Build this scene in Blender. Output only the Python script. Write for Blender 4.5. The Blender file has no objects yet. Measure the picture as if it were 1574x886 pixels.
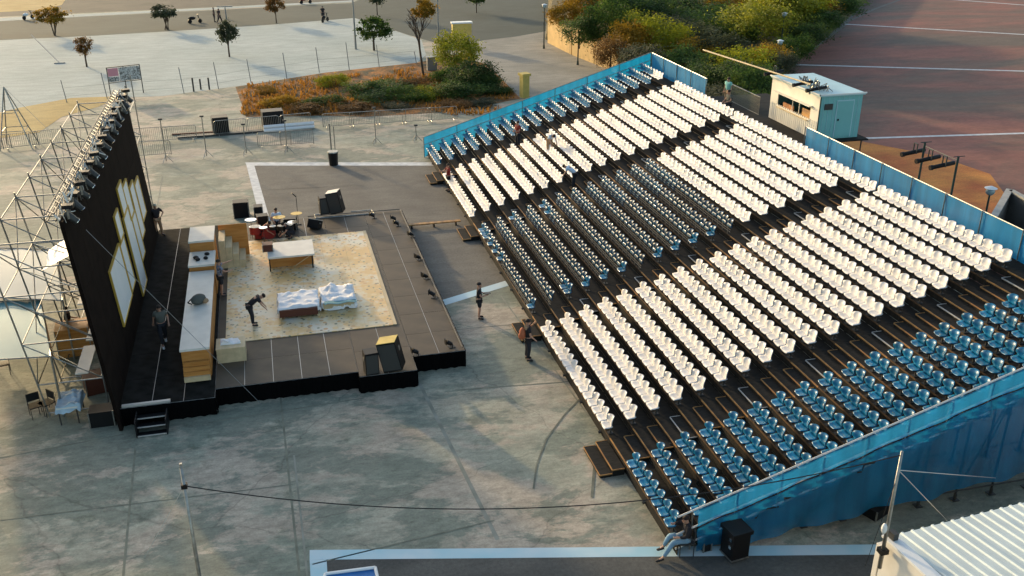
import bpy, bmesh, math, random
from mathutils import Vector, Matrix, noise
random.seed(7)
R = math.radians
S = bpy.context.scene
COL = S.collection

# ------------------------------------------------------------------ camera, world, sun, exposure
CAM = Vector((-10.17, -60.88, 18.1))
AZ = 75.65            # heading, degrees from +X
PITCH = 24.0
FOC = 1484.25 / 1574
cd = bpy.data.cameras.new('camera'); cam = bpy.data.objects.new('camera', cd); COL.objects.link(cam)
cam.location = CAM; cam.rotation_euler = (R(90 - PITCH), 0, R(AZ - 90))
cd.sensor_width = 36; cd.lens = 36 * FOC; cd.clip_end = 2000; cd.clip_start = 0.5
S.camera = cam
SUN_EL = 13; SHD = -64.35       # sun elevation; direction shadows fall (degrees from +X)
w = bpy.data.worlds.new('World'); S.world = w; w.use_nodes = True
nt = w.node_tree; bgn = nt.nodes['Background']
sky = nt.nodes.new('ShaderNodeTexSky'); sky.sky_type = 'NISHITA'; sky.sun_disc = False
sky.sun_elevation = R(SUN_EL); sky.sun_rotation = math.atan2(-math.cos(R(SHD)), -math.sin(R(SHD)))
sky.air_density = 1.0; sky.dust_density = 2.2; sky.ozone_density = 1.0
nt.links.new(sky.outputs[0], bgn.inputs[0]); bgn.inputs[1].default_value = 0.15
ld = bpy.data.lights.new('sun', 'SUN'); lo = bpy.data.objects.new('sun', ld); COL.objects.link(lo)
ld.energy = 1.8; ld.angle = R(2.0); ld.color = (1.0, 0.74, 0.42)
dv = Vector((math.cos(R(SHD)) * math.cos(R(SUN_EL)), math.sin(R(SHD)) * math.cos(R(SUN_EL)), -math.sin(R(SUN_EL))))
lo.rotation_euler = dv.to_track_quat('-Z', 'Y').to_euler(); lo.location = (-30, 30, 40)
S.view_settings.view_transform = 'Standard'; S.view_settings.look = 'None'
S.view_settings.exposure = 1.08; S.view_settings.gamma = 1

_q = cam.rotation_euler.to_matrix()
def P(px, py, z=0.0):
    """world point at height z seen at photo pixel (1574 x 886)"""
    d = _q @ Vector(((px - 787) / 1574 / FOC, -(py - 443) / 1574 / FOC, -1))
    t = (z - CAM.z) / d.z
    return Vector((CAM.x + d.x * t, CAM.y + d.y * t, z))

# ------------------------------------------------------------------ materials
MATS = {}
def mat(name, col, rough=0.6, metal=0.0, spec=0.35, var=0.0, scale=5.0, col2=None, bump=0.0, emit=None, stretch=None, detail=4, coat=0.0):
    if name in MATS: return MATS[name]
    m = bpy.data.materials.new(name); m.use_nodes = True; MATS[name] = m
    n = m.node_tree.nodes; l = m.node_tree.links; b = n['Principled BSDF']
    b.inputs['Base Color'].default_value = (*col, 1); b.inputs['Roughness'].default_value = rough
    b.inputs['Metallic'].default_value = metal; b.inputs['Specular IOR Level'].default_value = spec
    if coat: b.inputs['Coat Weight'].default_value = coat
    if emit: b.inputs['Emission Color'].default_value = (*emit[0], 1); b.inputs['Emission Strength'].default_value = emit[1]
    if var or col2 or bump:
        tc = n.new('ShaderNodeTexCoord'); mp = n.new('ShaderNodeMapping'); l.new(tc.outputs['Object'], mp.inputs[0])
        if stretch: mp.inputs['Scale'].default_value = stretch
        nz = n.new('ShaderNodeTexNoise'); nz.inputs['Scale'].default_value = scale; nz.inputs['Detail'].default_value = detail
        l.new(mp.outputs[0], nz.inputs[0])
        c2 = col2 or tuple(max(0, c * (1 - var)) for c in col)
        rp = n.new('ShaderNodeValToRGB'); rp.color_ramp.elements[0].position = .35; rp.color_ramp.elements[1].position = .65
        rp.color_ramp.elements[0].color = (*c2, 1); rp.color_ramp.elements[1].color = (*col, 1)
        l.new(nz.outputs[0], rp.inputs[0]); l.new(rp.outputs[0], b.inputs['Base Color'])
        if bump:
            bp = n.new('ShaderNodeBump'); bp.inputs['Strength'].default_value = bump; bp.inputs['Distance'].default_value = .03
            l.new(nz.outputs[0], bp.inputs['Height']); l.new(bp.outputs[0], b.inputs['Normal'])
    return m

def nodes_mat(name):
    m = bpy.data.materials.new(name); m.use_nodes = True; MATS[name] = m
    n = m.node_tree.nodes; l = m.node_tree.links
    tc = n.new('ShaderNodeTexCoord')
    def noise_(scale, detail=5, stretch=(1, 1, 1), rot=0, rough=.55, dist=0):
        mp = n.new('ShaderNodeMapping'); l.new(tc.outputs['Object'], mp.inputs[0]); mp.inputs['Scale'].default_value = stretch
        mp.inputs['Rotation'].default_value = (0, 0, R(rot))
        z = n.new('ShaderNodeTexNoise'); z.inputs['Scale'].default_value = scale; z.inputs['Detail'].default_value = detail
        z.inputs['Roughness'].default_value = rough; z.inputs['Distortion'].default_value = dist
        l.new(mp.outputs[0], z.inputs[0]); return z.outputs[0]
    def ramp(src, stops):
        r = n.new('ShaderNodeValToRGB'); e = r.color_ramp.elements
        while len(e) < len(stops): e.new(.5)
        for k, (p, c) in enumerate(stops):
            e[k].position = p; e[k].color = (*c, 1) if len(c) == 3 else c
        l.new(src, r.inputs[0]); return r.outputs[0]
    def mix(a, b, f, mode='MIX'):
        x = n.new('ShaderNodeMix'); x.data_type = 'RGBA'; x.blend_type = mode
        for s, v in ((x.inputs[0], f), (x.inputs[6], a), (x.inputs[7], b)):
            if hasattr(v, 'links'): l.new(v, s)
            elif isinstance(v, tuple): s.default_value = (*v, 1) if len(v) == 3 else v
            else: s.default_value = v
        return x.outputs[2]
    def bump(h, strength=.3, dist=.02):
        b = n.new('ShaderNodeBump'); b.inputs['Strength'].default_value = strength; b.inputs['Distance'].default_value = dist
        l.new(h, b.inputs['Height']); l.new(b.outputs[0], n['Principled BSDF'].inputs['Normal'])
    return m, n, l, n['Principled BSDF'], noise_, ramp, mix, bump, tc

G = lambda v: (v, v, v)
def m_concrete():
    m, n, l, b, nz, rp, mx, bp, tc = nodes_mat('stained_concrete')
    big = rp(nz(.11, 7, (1, 1, 1), 0, .62, .1), [(.38, (.27, .29, .21)), (.47, (.35, .35, .255)), (.54, (.41, .38, .275)), (.64, (.50, .435, .32))])
    tan = rp(nz(.26, 5, (.75, 1.2, 1), 10, .6, .15), [(.49, G(0)), (.535, G(.85))]); c = mx(big, (.50, .41, .30), tan)
    grn = rp(nz(.20, 9, (.75, 1.35, 1), 8, .72, .2), [(.49, G(0)), (.53, G(.85))]); c = mx(c, (.20, .225, .165), grn)
    strk = rp(nz(.9, 8, (.6, 1.4, 1), 10, .75), [(.36, G(.62)), (.62, G(1.12))]); c = mx(c, strk, .7, 'MULTIPLY')
    fine = rp(nz(3.5, 9, (.7, 1.3, 1), 10, .78), [(.34, G(.62)), (.62, G(1.15))]); c = mx(c, fine, .75, 'MULTIPLY')
    grit = rp(nz(14, 6, (1, 1, 1), 0, .8), [(.36, G(.72)), (.6, G(1.1))]); c = mx(c, grit, .7, 'MULTIPLY')
    dark = rp(nz(.9, 10, (.9, 1.15, 1), -8, .8, .1), [(.56, G(1.0)), (.66, (.52, .57, .50))]); c = mx(c, dark, .8, 'MULTIPLY')
    vo = n.new('ShaderNodeTexVoronoi'); vo.feature = 'DISTANCE_TO_EDGE'; vo.inputs['Scale'].default_value = .11
    wn = n.new('ShaderNodeTexNoise'); wn.inputs['Scale'].default_value = .8; wn.inputs['Detail'].default_value = 6; l.new(tc.outputs['Object'], wn.inputs[0])
    va = n.new('ShaderNodeVectorMath'); va.operation = 'MULTIPLY_ADD'; l.new(wn.outputs[1], va.inputs[0]); va.inputs[1].default_value = (1.2, 1.2, 0); l.new(tc.outputs['Object'], va.inputs[2]); l.new(va.outputs[0], vo.inputs['Vector'])
    c = mx(c, rp(vo.outputs[0], [(.0, G(.55)), (.004, G(1))]), .7, 'MULTIPLY')
    l.new(c, b.inputs['Base Color']); b.inputs['Roughness'].default_value = .8; bp(nz(6, 8), .25, .02)
    return m
def m_asphalt(name, c1, c2, sc=.3):
    m, n, l, b, nz, rp, mx, bp, tc = nodes_mat(name)
    a = rp(nz(sc, 6, (1, 1, 1), 0, .6), [(.35, c1), (.65, c2)])
    f = rp(nz(9, 8, (1, 1, 1), 0, .8), [(.35, G(.55)), (.65, G(1.25))])
    s = rp(nz(.9, 6, (.5, 1.6, 1), 12, .7), [(.4, G(.8)), (.6, G(1.05))])
    c = mx(a, f, .7, 'MULTIPLY'); c = mx(c, s, .8, 'MULTIPLY')
    l.new(c, b.inputs['Base Color']); b.inputs['Roughness'].default_value = .9; bp(nz(25, 4), .4, .01); return m
def m_brick():
    m, n, l, b, nz, rp, mx, bp, tc = nodes_mat('red_paving')
    br = n.new('ShaderNodeTexBrick'); mp = n.new('ShaderNodeMapping'); l.new(tc.outputs['Object'], mp.inputs[0])
    mp.inputs['Rotation'].default_value = (0, 0, R(14)); l.new(mp.outputs[0], br.inputs[0])
    br.inputs['Scale'].default_value = 1.0; br.inputs['Brick Width'].default_value = .6; br.inputs['Row Height'].default_value = .3
    br.inputs['Mortar Size'].default_value = .02
    br.inputs['Color1'].default_value = (.18, .08, .055, 1); br.inputs['Color2'].default_value = (.25, .11, .07, 1); br.inputs['Mortar'].default_value = (.15, .11, .09, 1)
    pat = rp(nz(.07, 7, (.6, 1.5, 1), 10, .62, .7), [(.40, (.125, .11, .078)), (.50, (.20, .11, .075)), (.60, (.32, .12, .08))])
    c = mx(br.outputs[0], pat, .72)
    s = rp(nz(.5, 8, (.5, 1.6, 1), 12, .75), [(.36, G(.72)), (.62, G(1.12))]); c = mx(c, s, .8, 'MULTIPLY')
    f = rp(nz(4, 8, (.5, 1.5, 1), 12, .75), [(.35, G(.75)), (.62, G(1.12))]); c = mx(c, f, .8, 'MULTIPLY')
    l.new(c, b.inputs['Base Color']); b.inputs['Roughness'].default_value = .85; return m
def m_dry():
    m, n, l, b, nz, rp, mx, bp, tc = nodes_mat('dry_earth')
    c = rp(nz(.6, 8, (1, 1, 1), 0, .7, .4), [(.40, (.06, .055, .025)), (.50, (.22, .095, .02)), (.64, (.52, .18, .022))])
    f = rp(nz(5, 6), [(.35, G(.5)), (.65, G(1.2))]); c = mx(c, f, .8, 'MULTIPLY')
    l.new(c, b.inputs['Base Color']); b.inputs['Roughness'].default_value = .95; bp(nz(3, 6), .8, .15); return m
def m_confetti():
    m, n, l, b, nz, rp, mx, bp, tc = nodes_mat('flower_print_floor')
    base = rp(nz(.45, 6), [(.38, (.60, .42, .17)), (.48, (.64, .54, .34)), (.62, (.62, .58, .46))])
    def dots(sc, rad, c, base, off):
        mp = n.new('ShaderNodeMapping'); l.new(tc.outputs['Object'], mp.inputs[0]); mp.inputs['Location'].default_value = (off, off * 2, 0)
        v = n.new('ShaderNodeTexVoronoi'); v.inputs['Scale'].default_value = sc; l.new(mp.outputs[0], v.inputs[0])
        msk = rp(v.outputs['Distance'], [(rad, G(1)), (rad + .06, G(0))])
        return mx(base, c, msk)
    pt = rp(nz(.55, 6, (1, 1, 1), 0, .7), [(.47, G(0)), (.56, G(.85))]); base = mx(base, (.62, .38, .11), pt); c = dots(3.6, .17, (.22, .16, .09), base, 0); c = dots(2.5, .20, (.55, .32, .12), c, 3.3)
    c = dots(3.1, .15, (.16, .18, .10), c, 7.7); c = dots(1.9, .22, (.66, .48, .22), c, 5.1)
    l.new(c, b.inputs['Base Color']); b.inputs['Roughness'].default_value = .45; return m
def m_leaf(name, cols):
    m, n, l, b, nz, rp, mx, bp, tc = nodes_mat(name)
    oi = n.new('ShaderNodeObjectInfo')
    k = len(cols); c = rp(nz(1.1, 5, (1, 1, 1), 0, .75), [(.3 + .4 * i / (k - 1), cc) for i, cc in enumerate(cols)])
    v = rp(oi.outputs['Random'], [(0, G(.75)), (1, G(1.2))]); c = mx(c, v, 1, 'MULTIPLY')
    l.new(c, b.inputs['Base Color']); b.inputs['Roughness'].default_value = .7; b.inputs['Specular IOR Level'].default_value = .25
    tr = n.new('ShaderNodeBsdfTranslucent'); l.new(c, tr.inputs[0]); ms = n.new('ShaderNodeMixShader'); ms.inputs[0].default_value = .42
    l.new(b.outputs[0], ms.inputs[1]); l.new(tr.outputs[0], ms.inputs[2]); l.new(ms.outputs[0], n['Material Output'].inputs[0])
    return m
def m_net(name, col, alpha):
    m, n, l, b, nz, rp, mx, bp, tc = nodes_mat(name)
    c = mx(col, tuple(x * .72 for x in col), rp(nz(1.6, 4, (1.5, 1.5, .12)), [(.35, G(0)), (.65, G(1))])); wv = rp(nz(60, 2), [(.4, G(.8)), (.6, G(1.1))]); c = mx(c, wv, .5, 'MULTIPLY')
    l.new(c, b.inputs['Base Color']); b.inputs['Roughness'].default_value = .7
    tr = n.new('ShaderNodeBsdfTranslucent'); l.new(c, tr.inputs[0]); ms = n.new('ShaderNodeMixShader'); ms.inputs[0].default_value = .45
    l.new(b.outputs[0], ms.inputs[1]); l.new(tr.outputs[0], ms.inputs[2])
    tp = n.new('ShaderNodeBsdfTransparent'); m2 = n.new('ShaderNodeMixShader'); m2.inputs[0].default_value = alpha
    l.new(tp.outputs[0], m2.inputs[1]); l.new(ms.outputs[0], m2.inputs[2]); l.new(m2.outputs[0], n['Material Output'].inputs[0])
    return m
M = dict(
 concrete=m_concrete(), asphalt=m_asphalt('court_asphalt', (.125, .115, .095), (.19, .175, .14)),
 court=m_asphalt('near_asphalt', (.075, .075, .065), (.12, .115, .095)),
 road=m_asphalt('road_asphalt', (.032, .052, .042), (.055, .08, .066), .1), verge=m_asphalt('verge_tarmac', (.06, .065, .05), (.10, .095, .075)), path=m_asphalt('kerb_paving', (.17, .15, .12), (.22, .2, .16)),
 lot=m_asphalt('pale_gravel', (.36, .42, .38), (.46, .51, .46), .12), pave=m_asphalt('pale_paving', (.24, .235, .19), (.34, .32, .26), .2),
 brick=m_brick(), dry=m_dry(), confetti=m_confetti(),
 ochre=m_asphalt('sun_tinted_paving', (.50, .13, .03), (.68, .27, .05)), sand=m_asphalt('sandy_ground', (.42, .28, .08), (.5, .36, .13)),  # ochre: plaza paving with warm sunlight mixed into its colour
 white_line=mat('white_line', (.68, .68, .64), .7, var=.25, scale=2.5), blue_line=mat('pale_blue_line', (.38, .60, .64), .7, col2=(.56, .66, .66), scale=.7),
 joint=mat('joint_dark', (.15, .155, .11), .9, col2=(.23, .23, .165), scale=2), joint2=mat('joint_light', (.30, .30, .24), .9, col2=(.2, .2, .15), scale=1.5),
 track=mat('tyre_mark', (.20, .205, .15), .9, var=.4, scale=2),
 deck=mat('dark_deck', (.015, .015, .013), .8, spec=.12, col2=(.028, .026, .022), scale=3, stretch=(1, 4, 1), bump=.1),
 wood=mat('orange_plywood', (.48, .25, .07), .6, col2=(.24, .12, .045), scale=5, stretch=(1, .2, 1)),
 dimwood=mat('dark_wood', (.15, .08, .03), .7, col2=(.04, .028, .015), scale=1.2, stretch=(1, .5, 1), detail=6), paleply=mat('pale_plywood', (.60, .47, .27), .6, var=.2, scale=4, stretch=(1, .3, 1)),
 steel=mat('galvanised_steel', (.34, .33, .29), .4, .75, var=.3, scale=9), dsteel=mat('dark_steel', (.06, .06, .055), .5, .4),
 black=mat('black_paint', (.007, .007, .007), .5, spec=.25), blackcloth=mat('black_drape', (.004, .004, .004), .95, spec=.03, var=.4, scale=6, stretch=(4, 4, .3), bump=.5),
 stage=mat('stage_deck_brown', (.115, .088, .058), .6, spec=.2, col2=(.08, .064, .045), scale=1.3, bump=.03),
 stageblack=mat('stage_deck_black', (.010, .010, .008), .85, spec=.05, col2=(.024, .023, .02), scale=2),
 alu=mat('aluminium_edge', (.55, .54, .5), .45, .5), led=mat('wall_cladding', (.012, .008, .006), .9, spec=.05, var=.4, scale=2),
 whiteset=mat('white_painted_board', (.72, .68, .58), .55, var=.12, scale=2), panelwhite=mat('white_wall_panel', (.80, .82, .78), .35, var=.06, scale=1.5),
 gold=mat('gold_frame', (.55, .36, .06), .4, .3), brown=mat('dark_red_brown', (.10, .03, .015), .6),
 seatw=mat('white_seat_plastic', (.78, .76, .72), .42, var=.1, scale=3), seatb=mat('blue_seat_plastic', (.006, .17, .32), .34, spec=.45, col2=(.004, .11, .22), scale=3, coat=.15),
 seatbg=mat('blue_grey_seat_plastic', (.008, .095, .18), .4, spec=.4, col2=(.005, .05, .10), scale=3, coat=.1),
 net=m_net('blue_net', (.02, .27, .55), .74), netd=m_net('blue_net_deep', (.006, .25, .50), .68), netf=m_net('blue_net_far', (.01, .29, .56), .92),
 teal=mat('teal_painted_steel', (.19, .46, .43), .45, var=.08, scale=1.2), cream=mat('cream_painted_steel', (.76, .72, .60), .5, var=.1, scale=2, stretch=(1, 1, .3)),
 tealroof=mat('pale_teal_roof', (.42, .62, .64), .4, var=.12, scale=1), tarp=mat('pale_tarpaulin', (.13, .30, .31), .55, var=.12, scale=.6, bump=.4),
 tarp2=mat('pale_grey_tarpaulin', (.33, .40, .40), .6, var=.1, scale=.6, bump=.4), tarpw=mat('white_tarpaulin', (.8, .8, .78), .5, var=.06, scale=1, bump=.3), cloth=mat('white_cloth', (.82, .82, .8), .85, var=.1, scale=3, bump=.5),
 palesheet=mat('pale_blue_sheet', (.42, .55, .62), .7, var=.25, scale=3), pillar=mat('yellow_plaster', (.62, .46, .12), .7, var=.15, scale=3), retwall=mat('ochre_wall_render', (.66, .45, .19), .85, var=.2, scale=1.2),
 wallgrey=mat('grey_concrete_wall', (.16, .155, .135), .85, var=.3, scale=1.5), cap=mat('pale_coping', (.42, .41, .36), .8, var=.2, scale=2),
 roofw=mat('white_corrugated_sheet', (.52, .60, .59), .4, .1, var=.1, scale=1.5), blueroof=mat('blue_roof', (.02, .16, .42), .4, var=.2, scale=2),
 scrub=mat('scrub_soil', (.14, .10, .04), .95, col2=(.04, .045, .018), scale=1.5, bump=.8), bark=mat('bark', (.10, .07, .045), .9, var=.4, scale=8), post=mat('grey_post', (.25, .26, .25), .5, .4),
 dgreen=mat('dark_green_paint', (.015, .04, .035), .4), glass=mat('dusky_glass', (.25, .33, .33), .1, spec=.8), lampw=mat('lamp_white', (.75, .75, .7), .3),
 red=mat('dark_red_fabric', (.20, .02, .015), .8), chrome=mat('chrome', (.7, .7, .68), .15, 1), navy=mat('navy', (.02, .03, .07), .6),
 rope=mat('black_cable', (.012, .012, .012), .6), ropew=mat('pale_rope', (.5, .5, .46), .7), pipew=mat('white_plastic_pipe', (.72, .70, .66), .4),
 skin=mat('skin', (.42, .23, .15), .55), hair=mat('dark_hair', (.02, .012, .008), .7), jeans=mat('light_jeans', (.20, .33, .42), .85, var=.2, scale=8),
 cargo=mat('dark_trousers', (.02, .02, .024), .85), shirtb=mat('black_shirt', (.018, .016, .018), .85), khaki=mat('khaki_trousers', (.34, .22, .12), .85),
 tealshirt=mat('mint_shirt', (.22, .5, .44), .8), grey=mat('grey_shirt', (.09, .095, .08), .85), wshirt=mat('pale_blue_shirt', (.5, .6, .68), .8),
 patt=mat('patterned_shirt', (.28, .3, .36), .8, col2=(.03, .03, .05), scale=14), orange=mat('orange_pack', (.42, .12, .05), .8), shoe=mat('shoes', (.02, .018, .018), .7), wshoe=mat('white_shoes', (.7, .7, .68), .7),
 carw=mat('white_car_paint', (.75, .75, .72), .25, coat=.5), interior=mat('warm_interior', (.50, .22, .08), .8, var=.5, scale=4),
 pink=mat('pink_poster', (.55, .25, .28), .7), poster=mat('pale_poster', (.55, .56, .52), .7, col2=(.08, .08, .07), scale=9), lcap=mat('beige_cap', (.45, .42, .3), .8),
 orangeply=mat('orange_board', (.52, .24, .06), .55, col2=(.40, .16, .03), scale=3, stretch=(.4, 1, 4)),
 drygrass=m_leaf('dry_grass_blades', [(.10, .07, .02), (.34, .16, .03), (.55, .24, .03)]), leafg=m_leaf('leaf_dark_green', [(.015, .035, .010), (.05, .10, .02), (.15, .20, .035)]), leafo=m_leaf('leaf_autumn', [(.06, .06, .012), (.30, .19, .02), (.55, .28, .025)]),
 leafy=m_leaf('leaf_yellow_green', [(.08, .10, .01), (.25, .27, .02), (.45, .41, .03)]), leafr=m_leaf('leaf_russet', [(.05, .035, .012), (.15, .08, .022), (.28, .14, .03)]),
 leafb=m_leaf('leaf_grey_green', [(.03, .04, .022), (.07, .085, .045), (.14, .15, .08)]),
)

def vary(m, lo, hi):
    n = m.node_tree.nodes; l = m.node_tree.links; b = n['Principled BSDF']; src = b.inputs['Base Color'].links[0].from_socket
    oi = n.new('ShaderNodeObjectInfo'); mr = n.new('ShaderNodeMapRange'); mr.inputs[3].default_value = lo; mr.inputs[4].default_value = hi; l.new(oi.outputs['Random'], mr.inputs[0])
    x = n.new('ShaderNodeMix'); x.data_type = 'RGBA'; x.blend_type = 'MULTIPLY'; x.inputs[0].default_value = 1
    l.new(src, x.inputs[6]); l.new(mr.outputs[0], x.inputs[7]); l.new(x.outputs[2], b.inputs['Base Color'])
vary(M['seatw'], .84, 1.0); vary(M['seatb'], .75, 1.2); vary(M['seatbg'], .7, 1.2)
# ------------------------------------------------------------------ mesh helpers
class MB:
    def __init__(s): s.v = []; s.f = []; s.mi = []; s.cur = 0
    def face(s, *idx): s.f.append(idx); s.mi.append(s.cur)
    def box(s, a, b, T=None, mi=None):
        x0, y0, z0 = a; x1, y1, z1 = b; o = len(s.v)
        vs = [(x0, y0, z0), (x1, y0, z0), (x1, y1, z0), (x0, y1, z0), (x0, y0, z1), (x1, y0, z1), (x1, y1, z1), (x0, y1, z1)]
        s.v += [tuple(T @ Vector(p)) if T else p for p in vs]
        for q in ((0, 3, 2, 1), (4, 5, 6, 7), (0, 1, 5, 4), (1, 2, 6, 5), (2, 3, 7, 6), (3, 0, 4, 7)): s.face(*[o + k for k in q])
        return s
    def cbox(s, c, d, T=None):
        return s.box((c[0] - d[0] / 2, c[1] - d[1] / 2, c[2] - d[2] / 2), (c[0] + d[0] / 2, c[1] + d[1] / 2, c[2] + d[2] / 2), T)
    def tube(s, a, b, r, n=6, r2=None, cap=True):
        a = Vector(a); b = Vector(b); d = b - a
        if d.length < 1e-6: return s
        q = d.to_track_quat('Z', 'Y'); o = len(s.v); r2 = r if r2 is None else r2
        for p, rr in ((a, r), (b, r2)):
            for k in range(n):
                t = 2 * math.pi * k / n; s.v.append(tuple(p + q @ Vector((rr * math.cos(t), rr * math.sin(t), 0))))
        for k in range(n): s.face(o + k, o + (k + 1) % n, o + n + (k + 1) % n, o + n + k)
        if cap: s.face(*[o + n - 1 - k for k in range(n)]); s.face(*[o + n + k for k in range(n)])
        return s
    def path(s, pts, r, n=5):
        for a, b in zip(pts, pts[1:]): s.tube(a, b, r, n)
        return s
    def grid(s, rows, closed=False):
        o = len(s.v); m = len(rows[0])
        for r in rows: s.v += [tuple(p) for p in r]
        for i in range(len(rows) - 1):
            for j in range(m - (0 if closed else 1)):
                a = o + i * m + j; b = o + i * m + (j + 1) % m; s.face(a, b, b + m, a + m)
        return s
    def poly(s, pts): o = len(s.v); s.v += [tuple(p) for p in pts]; s.face(*range(o, o + len(pts))); return s
    def prism(s, pts, z0, z1):
        n = len(pts); o = len(s.v)
        s.v += [(p[0], p[1], z0) for p in pts] + [(p[0], p[1], z1) for p in pts]
        s.face(*[o + n - 1 - k for k in range(n)]); s.face(*[o + n + k for k in range(n)])
        for k in range(n): s.face(o + k, o + (k + 1) % n, o + n + (k + 1) % n, o + n + k)
        return s
    def ell(s, c, r, nu=10, nv=6, T=None):
        rows = []
        for i in range(nv + 1):
            t = math.pi * i / nv
            rows.append([Vector((c[0] + r[0] * math.sin(t) * math.cos(2 * math.pi * k / nu), c[1] + r[1] * math.sin(t) * math.sin(2 * math.pi * k / nu), c[2] - r[2] * math.cos(t))) for k in range(nu)])
        if T: rows = [[T @ p for p in r_] for r_ in rows]
        return s.grid(rows, True)
    def mesh(s, name, m, smooth=False):
        me = bpy.data.meshes.new(name); me.from_pydata(s.v, [], s.f)
        for x in (m if isinstance(m, (list, tuple)) else [m]): me.materials.append(x)
        if isinstance(m, (list, tuple)): me.polygons.foreach_set('material_index', s.mi)
        if smooth: me.polygons.foreach_set('use_smooth', [True] * len(me.polygons))
        me.validate(); me.update(); return me
    def obj(s, name, m, parent=None, smooth=False, label=None):
        o = bpy.data.objects.new(name, s.mesh(name, m, smooth)); COL.objects.link(o)
        if parent: o.parent = parent
        if label: o['label'] = label
        return o
def tag(o, label, cat, group=None):
    o['label'] = label; o['category'] = cat
    if group: o['group'] = group
    return o
def thing(name, label, cat, loc=(0, 0, 0), rz=0, group=None):
    o = bpy.data.objects.new(name, None); COL.objects.link(o); o.location = loc; o.rotation_euler = (0, 0, rz); o.empty_display_size = .2
    return tag(o, label, cat, group)
def link(me, name, parent=None, loc=(0, 0, 0), rot=(0, 0, 0), sc=(1, 1, 1)):
    o = bpy.data.objects.new(name, me); COL.objects.link(o); o.location = loc; o.rotation_euler = rot; o.scale = sc
    if parent: o.parent = parent
    return o
def dup(root, loc, rz, label, group=None):
    r = root.copy(); COL.objects.link(r); r.location = loc; r.rotation_euler = (0, 0, rz); r['label'] = label
    if group: r['group'] = group
    for ch in list(root.children):
        c = ch.copy(); COL.objects.link(c); c.parent = r
        for g in ch.children:
            d = g.copy(); COL.objects.link(d); d.parent = c
    return r
def sheet(name, pts, m, lvl):
    """flat ground sheet from photo-measured points, at level lvl (4 mm steps)"""
    z = .004 * lvl
    o = MB().poly([(p[0], p[1], z) for p in pts]).obj(name, m); o['kind'] = 'structure'; return o
def px(*pts): return [P(a, b, 0) for a, b in pts]
def strip(name, a, b, wd, m, lvl):
    a = Vector(a[:2]); b = Vector(b[:2]); d = (b - a).normalized(); nrm = Vector((-d.y, d.x)) * wd / 2
    return sheet(name, [a - nrm, b - nrm, b + nrm, a + nrm], m, lvl)
ORD = ['first', 'second', 'third', 'fourth', 'fifth', 'sixth', 'seventh', 'eighth', 'ninth', 'tenth', 'eleventh', 'twelfth', 'thirteenth', 'fourteenth', 'fifteenth', 'sixteenth', 'seventeenth', 'eighteenth', 'nineteenth', 'twentieth', 'twenty-first', 'twenty-second', 'twenty-third', 'twenty-fourth', 'twenty-fifth']

# ------------------------------------------------------------------ GROUND
g = MB().poly([(-400, -200, 0), (500, -200, 0), (500, 500, 0), (-400, 500, 0)]).obj('ground', M['concrete']); g['kind'] = 'structure'
sheet('pale_gravel_lot', px((-260, 78), (0, 62), (150, 55), (300, 46), (420, 38), (545, 28), (600, 45), (648, 62), (655, 85), (640, 97), (540, 112), (430, 126), (370, 132), (250, 148), (110, 153), (0, 172), (-260, 200)), M['lot'], 1)
sheet('road', px((-260, 50), (0, 33), (270, 19), (540, 5), (600, -20), (900, -60), (880, 20), (842, 48), (790, 57), (745, 62), (690, 72), (648, 60), (600, 45), (545, 28), (420, 38), (300, 46), (150, 55), (0, 62), (-260, 78)), M['road'], 2)
sheet('road_kerb', px((-260, 45), (0, 28), (270, 15), (540, 1), (545, 3), (270, 18), (0, 33), (-260, 52)), M['lot'], 3)
sheet('far_verge', px((-260, 44), (0, 26), (270, 14), (540, 1), (600, -22), (600, -70), (-260, -70)), M['verge'], 1)
sheet('far_field', px((-260, -60), (140, -60), (95, 8), (60, 16), (0, 19), (-260, 30)), M['sand'], 2)
sheet('pale_walk', px((745, 62), (790, 57), (842, 48), (845, 66), (948, 108), (900, 135), (800, 152), (785, 136), (750, 105), (735, 75)), M['pave'], 1)
sheet('dry_planting_bed', px((362, 134), (400, 128), (500, 112), (640, 97), (700, 84), (750, 100), (785, 136), (800, 152), (700, 172), (560, 180), (490, 178), (420, 180), (378, 180)), M['dry'], 3)
sheet('dry_patch', px((-60, 190), (30, 166), (110, 151), (190, 148), (150, 165), (95, 180), (60, 204), (-60, 222)), M['sand'], 3)
sheet('court_surface', [P(383, 254), P(684, 254), P(700, 300), P(900, 420), P(795, 431), P(560, 500), P(402, 330)], M['asphalt'], 1)
sheet('court_line_far', px((377, 250), (690, 250), (690, 255), (379, 255)), M['white_line'], 2)
sheet('court_line_side', px((379, 255), (391, 255), (424, 370), (408, 370)), M['white_line'], 2)
sheet('court_line_near', px((560, 498), (800, 425), (800, 434), (560, 508)), M['blue_line'], 2)
sheet('near_court', px((500, 856), (1900, 846), (1900, 1200), (510, 1200)), M['court'], 1)
sheet('near_court_line', px((476, 846), (1700, 834), (1700, 850), (476, 861)), M['blue_line'], 2)
sheet('near_court_side_line', px((476, 861), (502, 861), (520, 1150), (490, 1150)), M['blue_line'], 2)
sheet('plaza', px((1385, -60), (1300, 40), (1222, 98), (1180, 150), (1240, 330), (1700, 560), (2400, 420), (2200, -60)), M['brick'], 2)
sheet('plaza_border', px((1385, -60), (1330, 0), (1270, 32), (1205, 78), (1165, 110), (1180, 150), (1222, 98), (1300, 40)), M['path'], 3)
sheet('painted_sun_patch', px((1240, 190), (1325, 218), (1440, 240), (1522, 268), (1560, 320), (1520, 345), (1420, 330), (1240, 240)), M['ochre'], 3)  # sunlit part of the plaza, its orange light painted as ground colour
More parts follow.
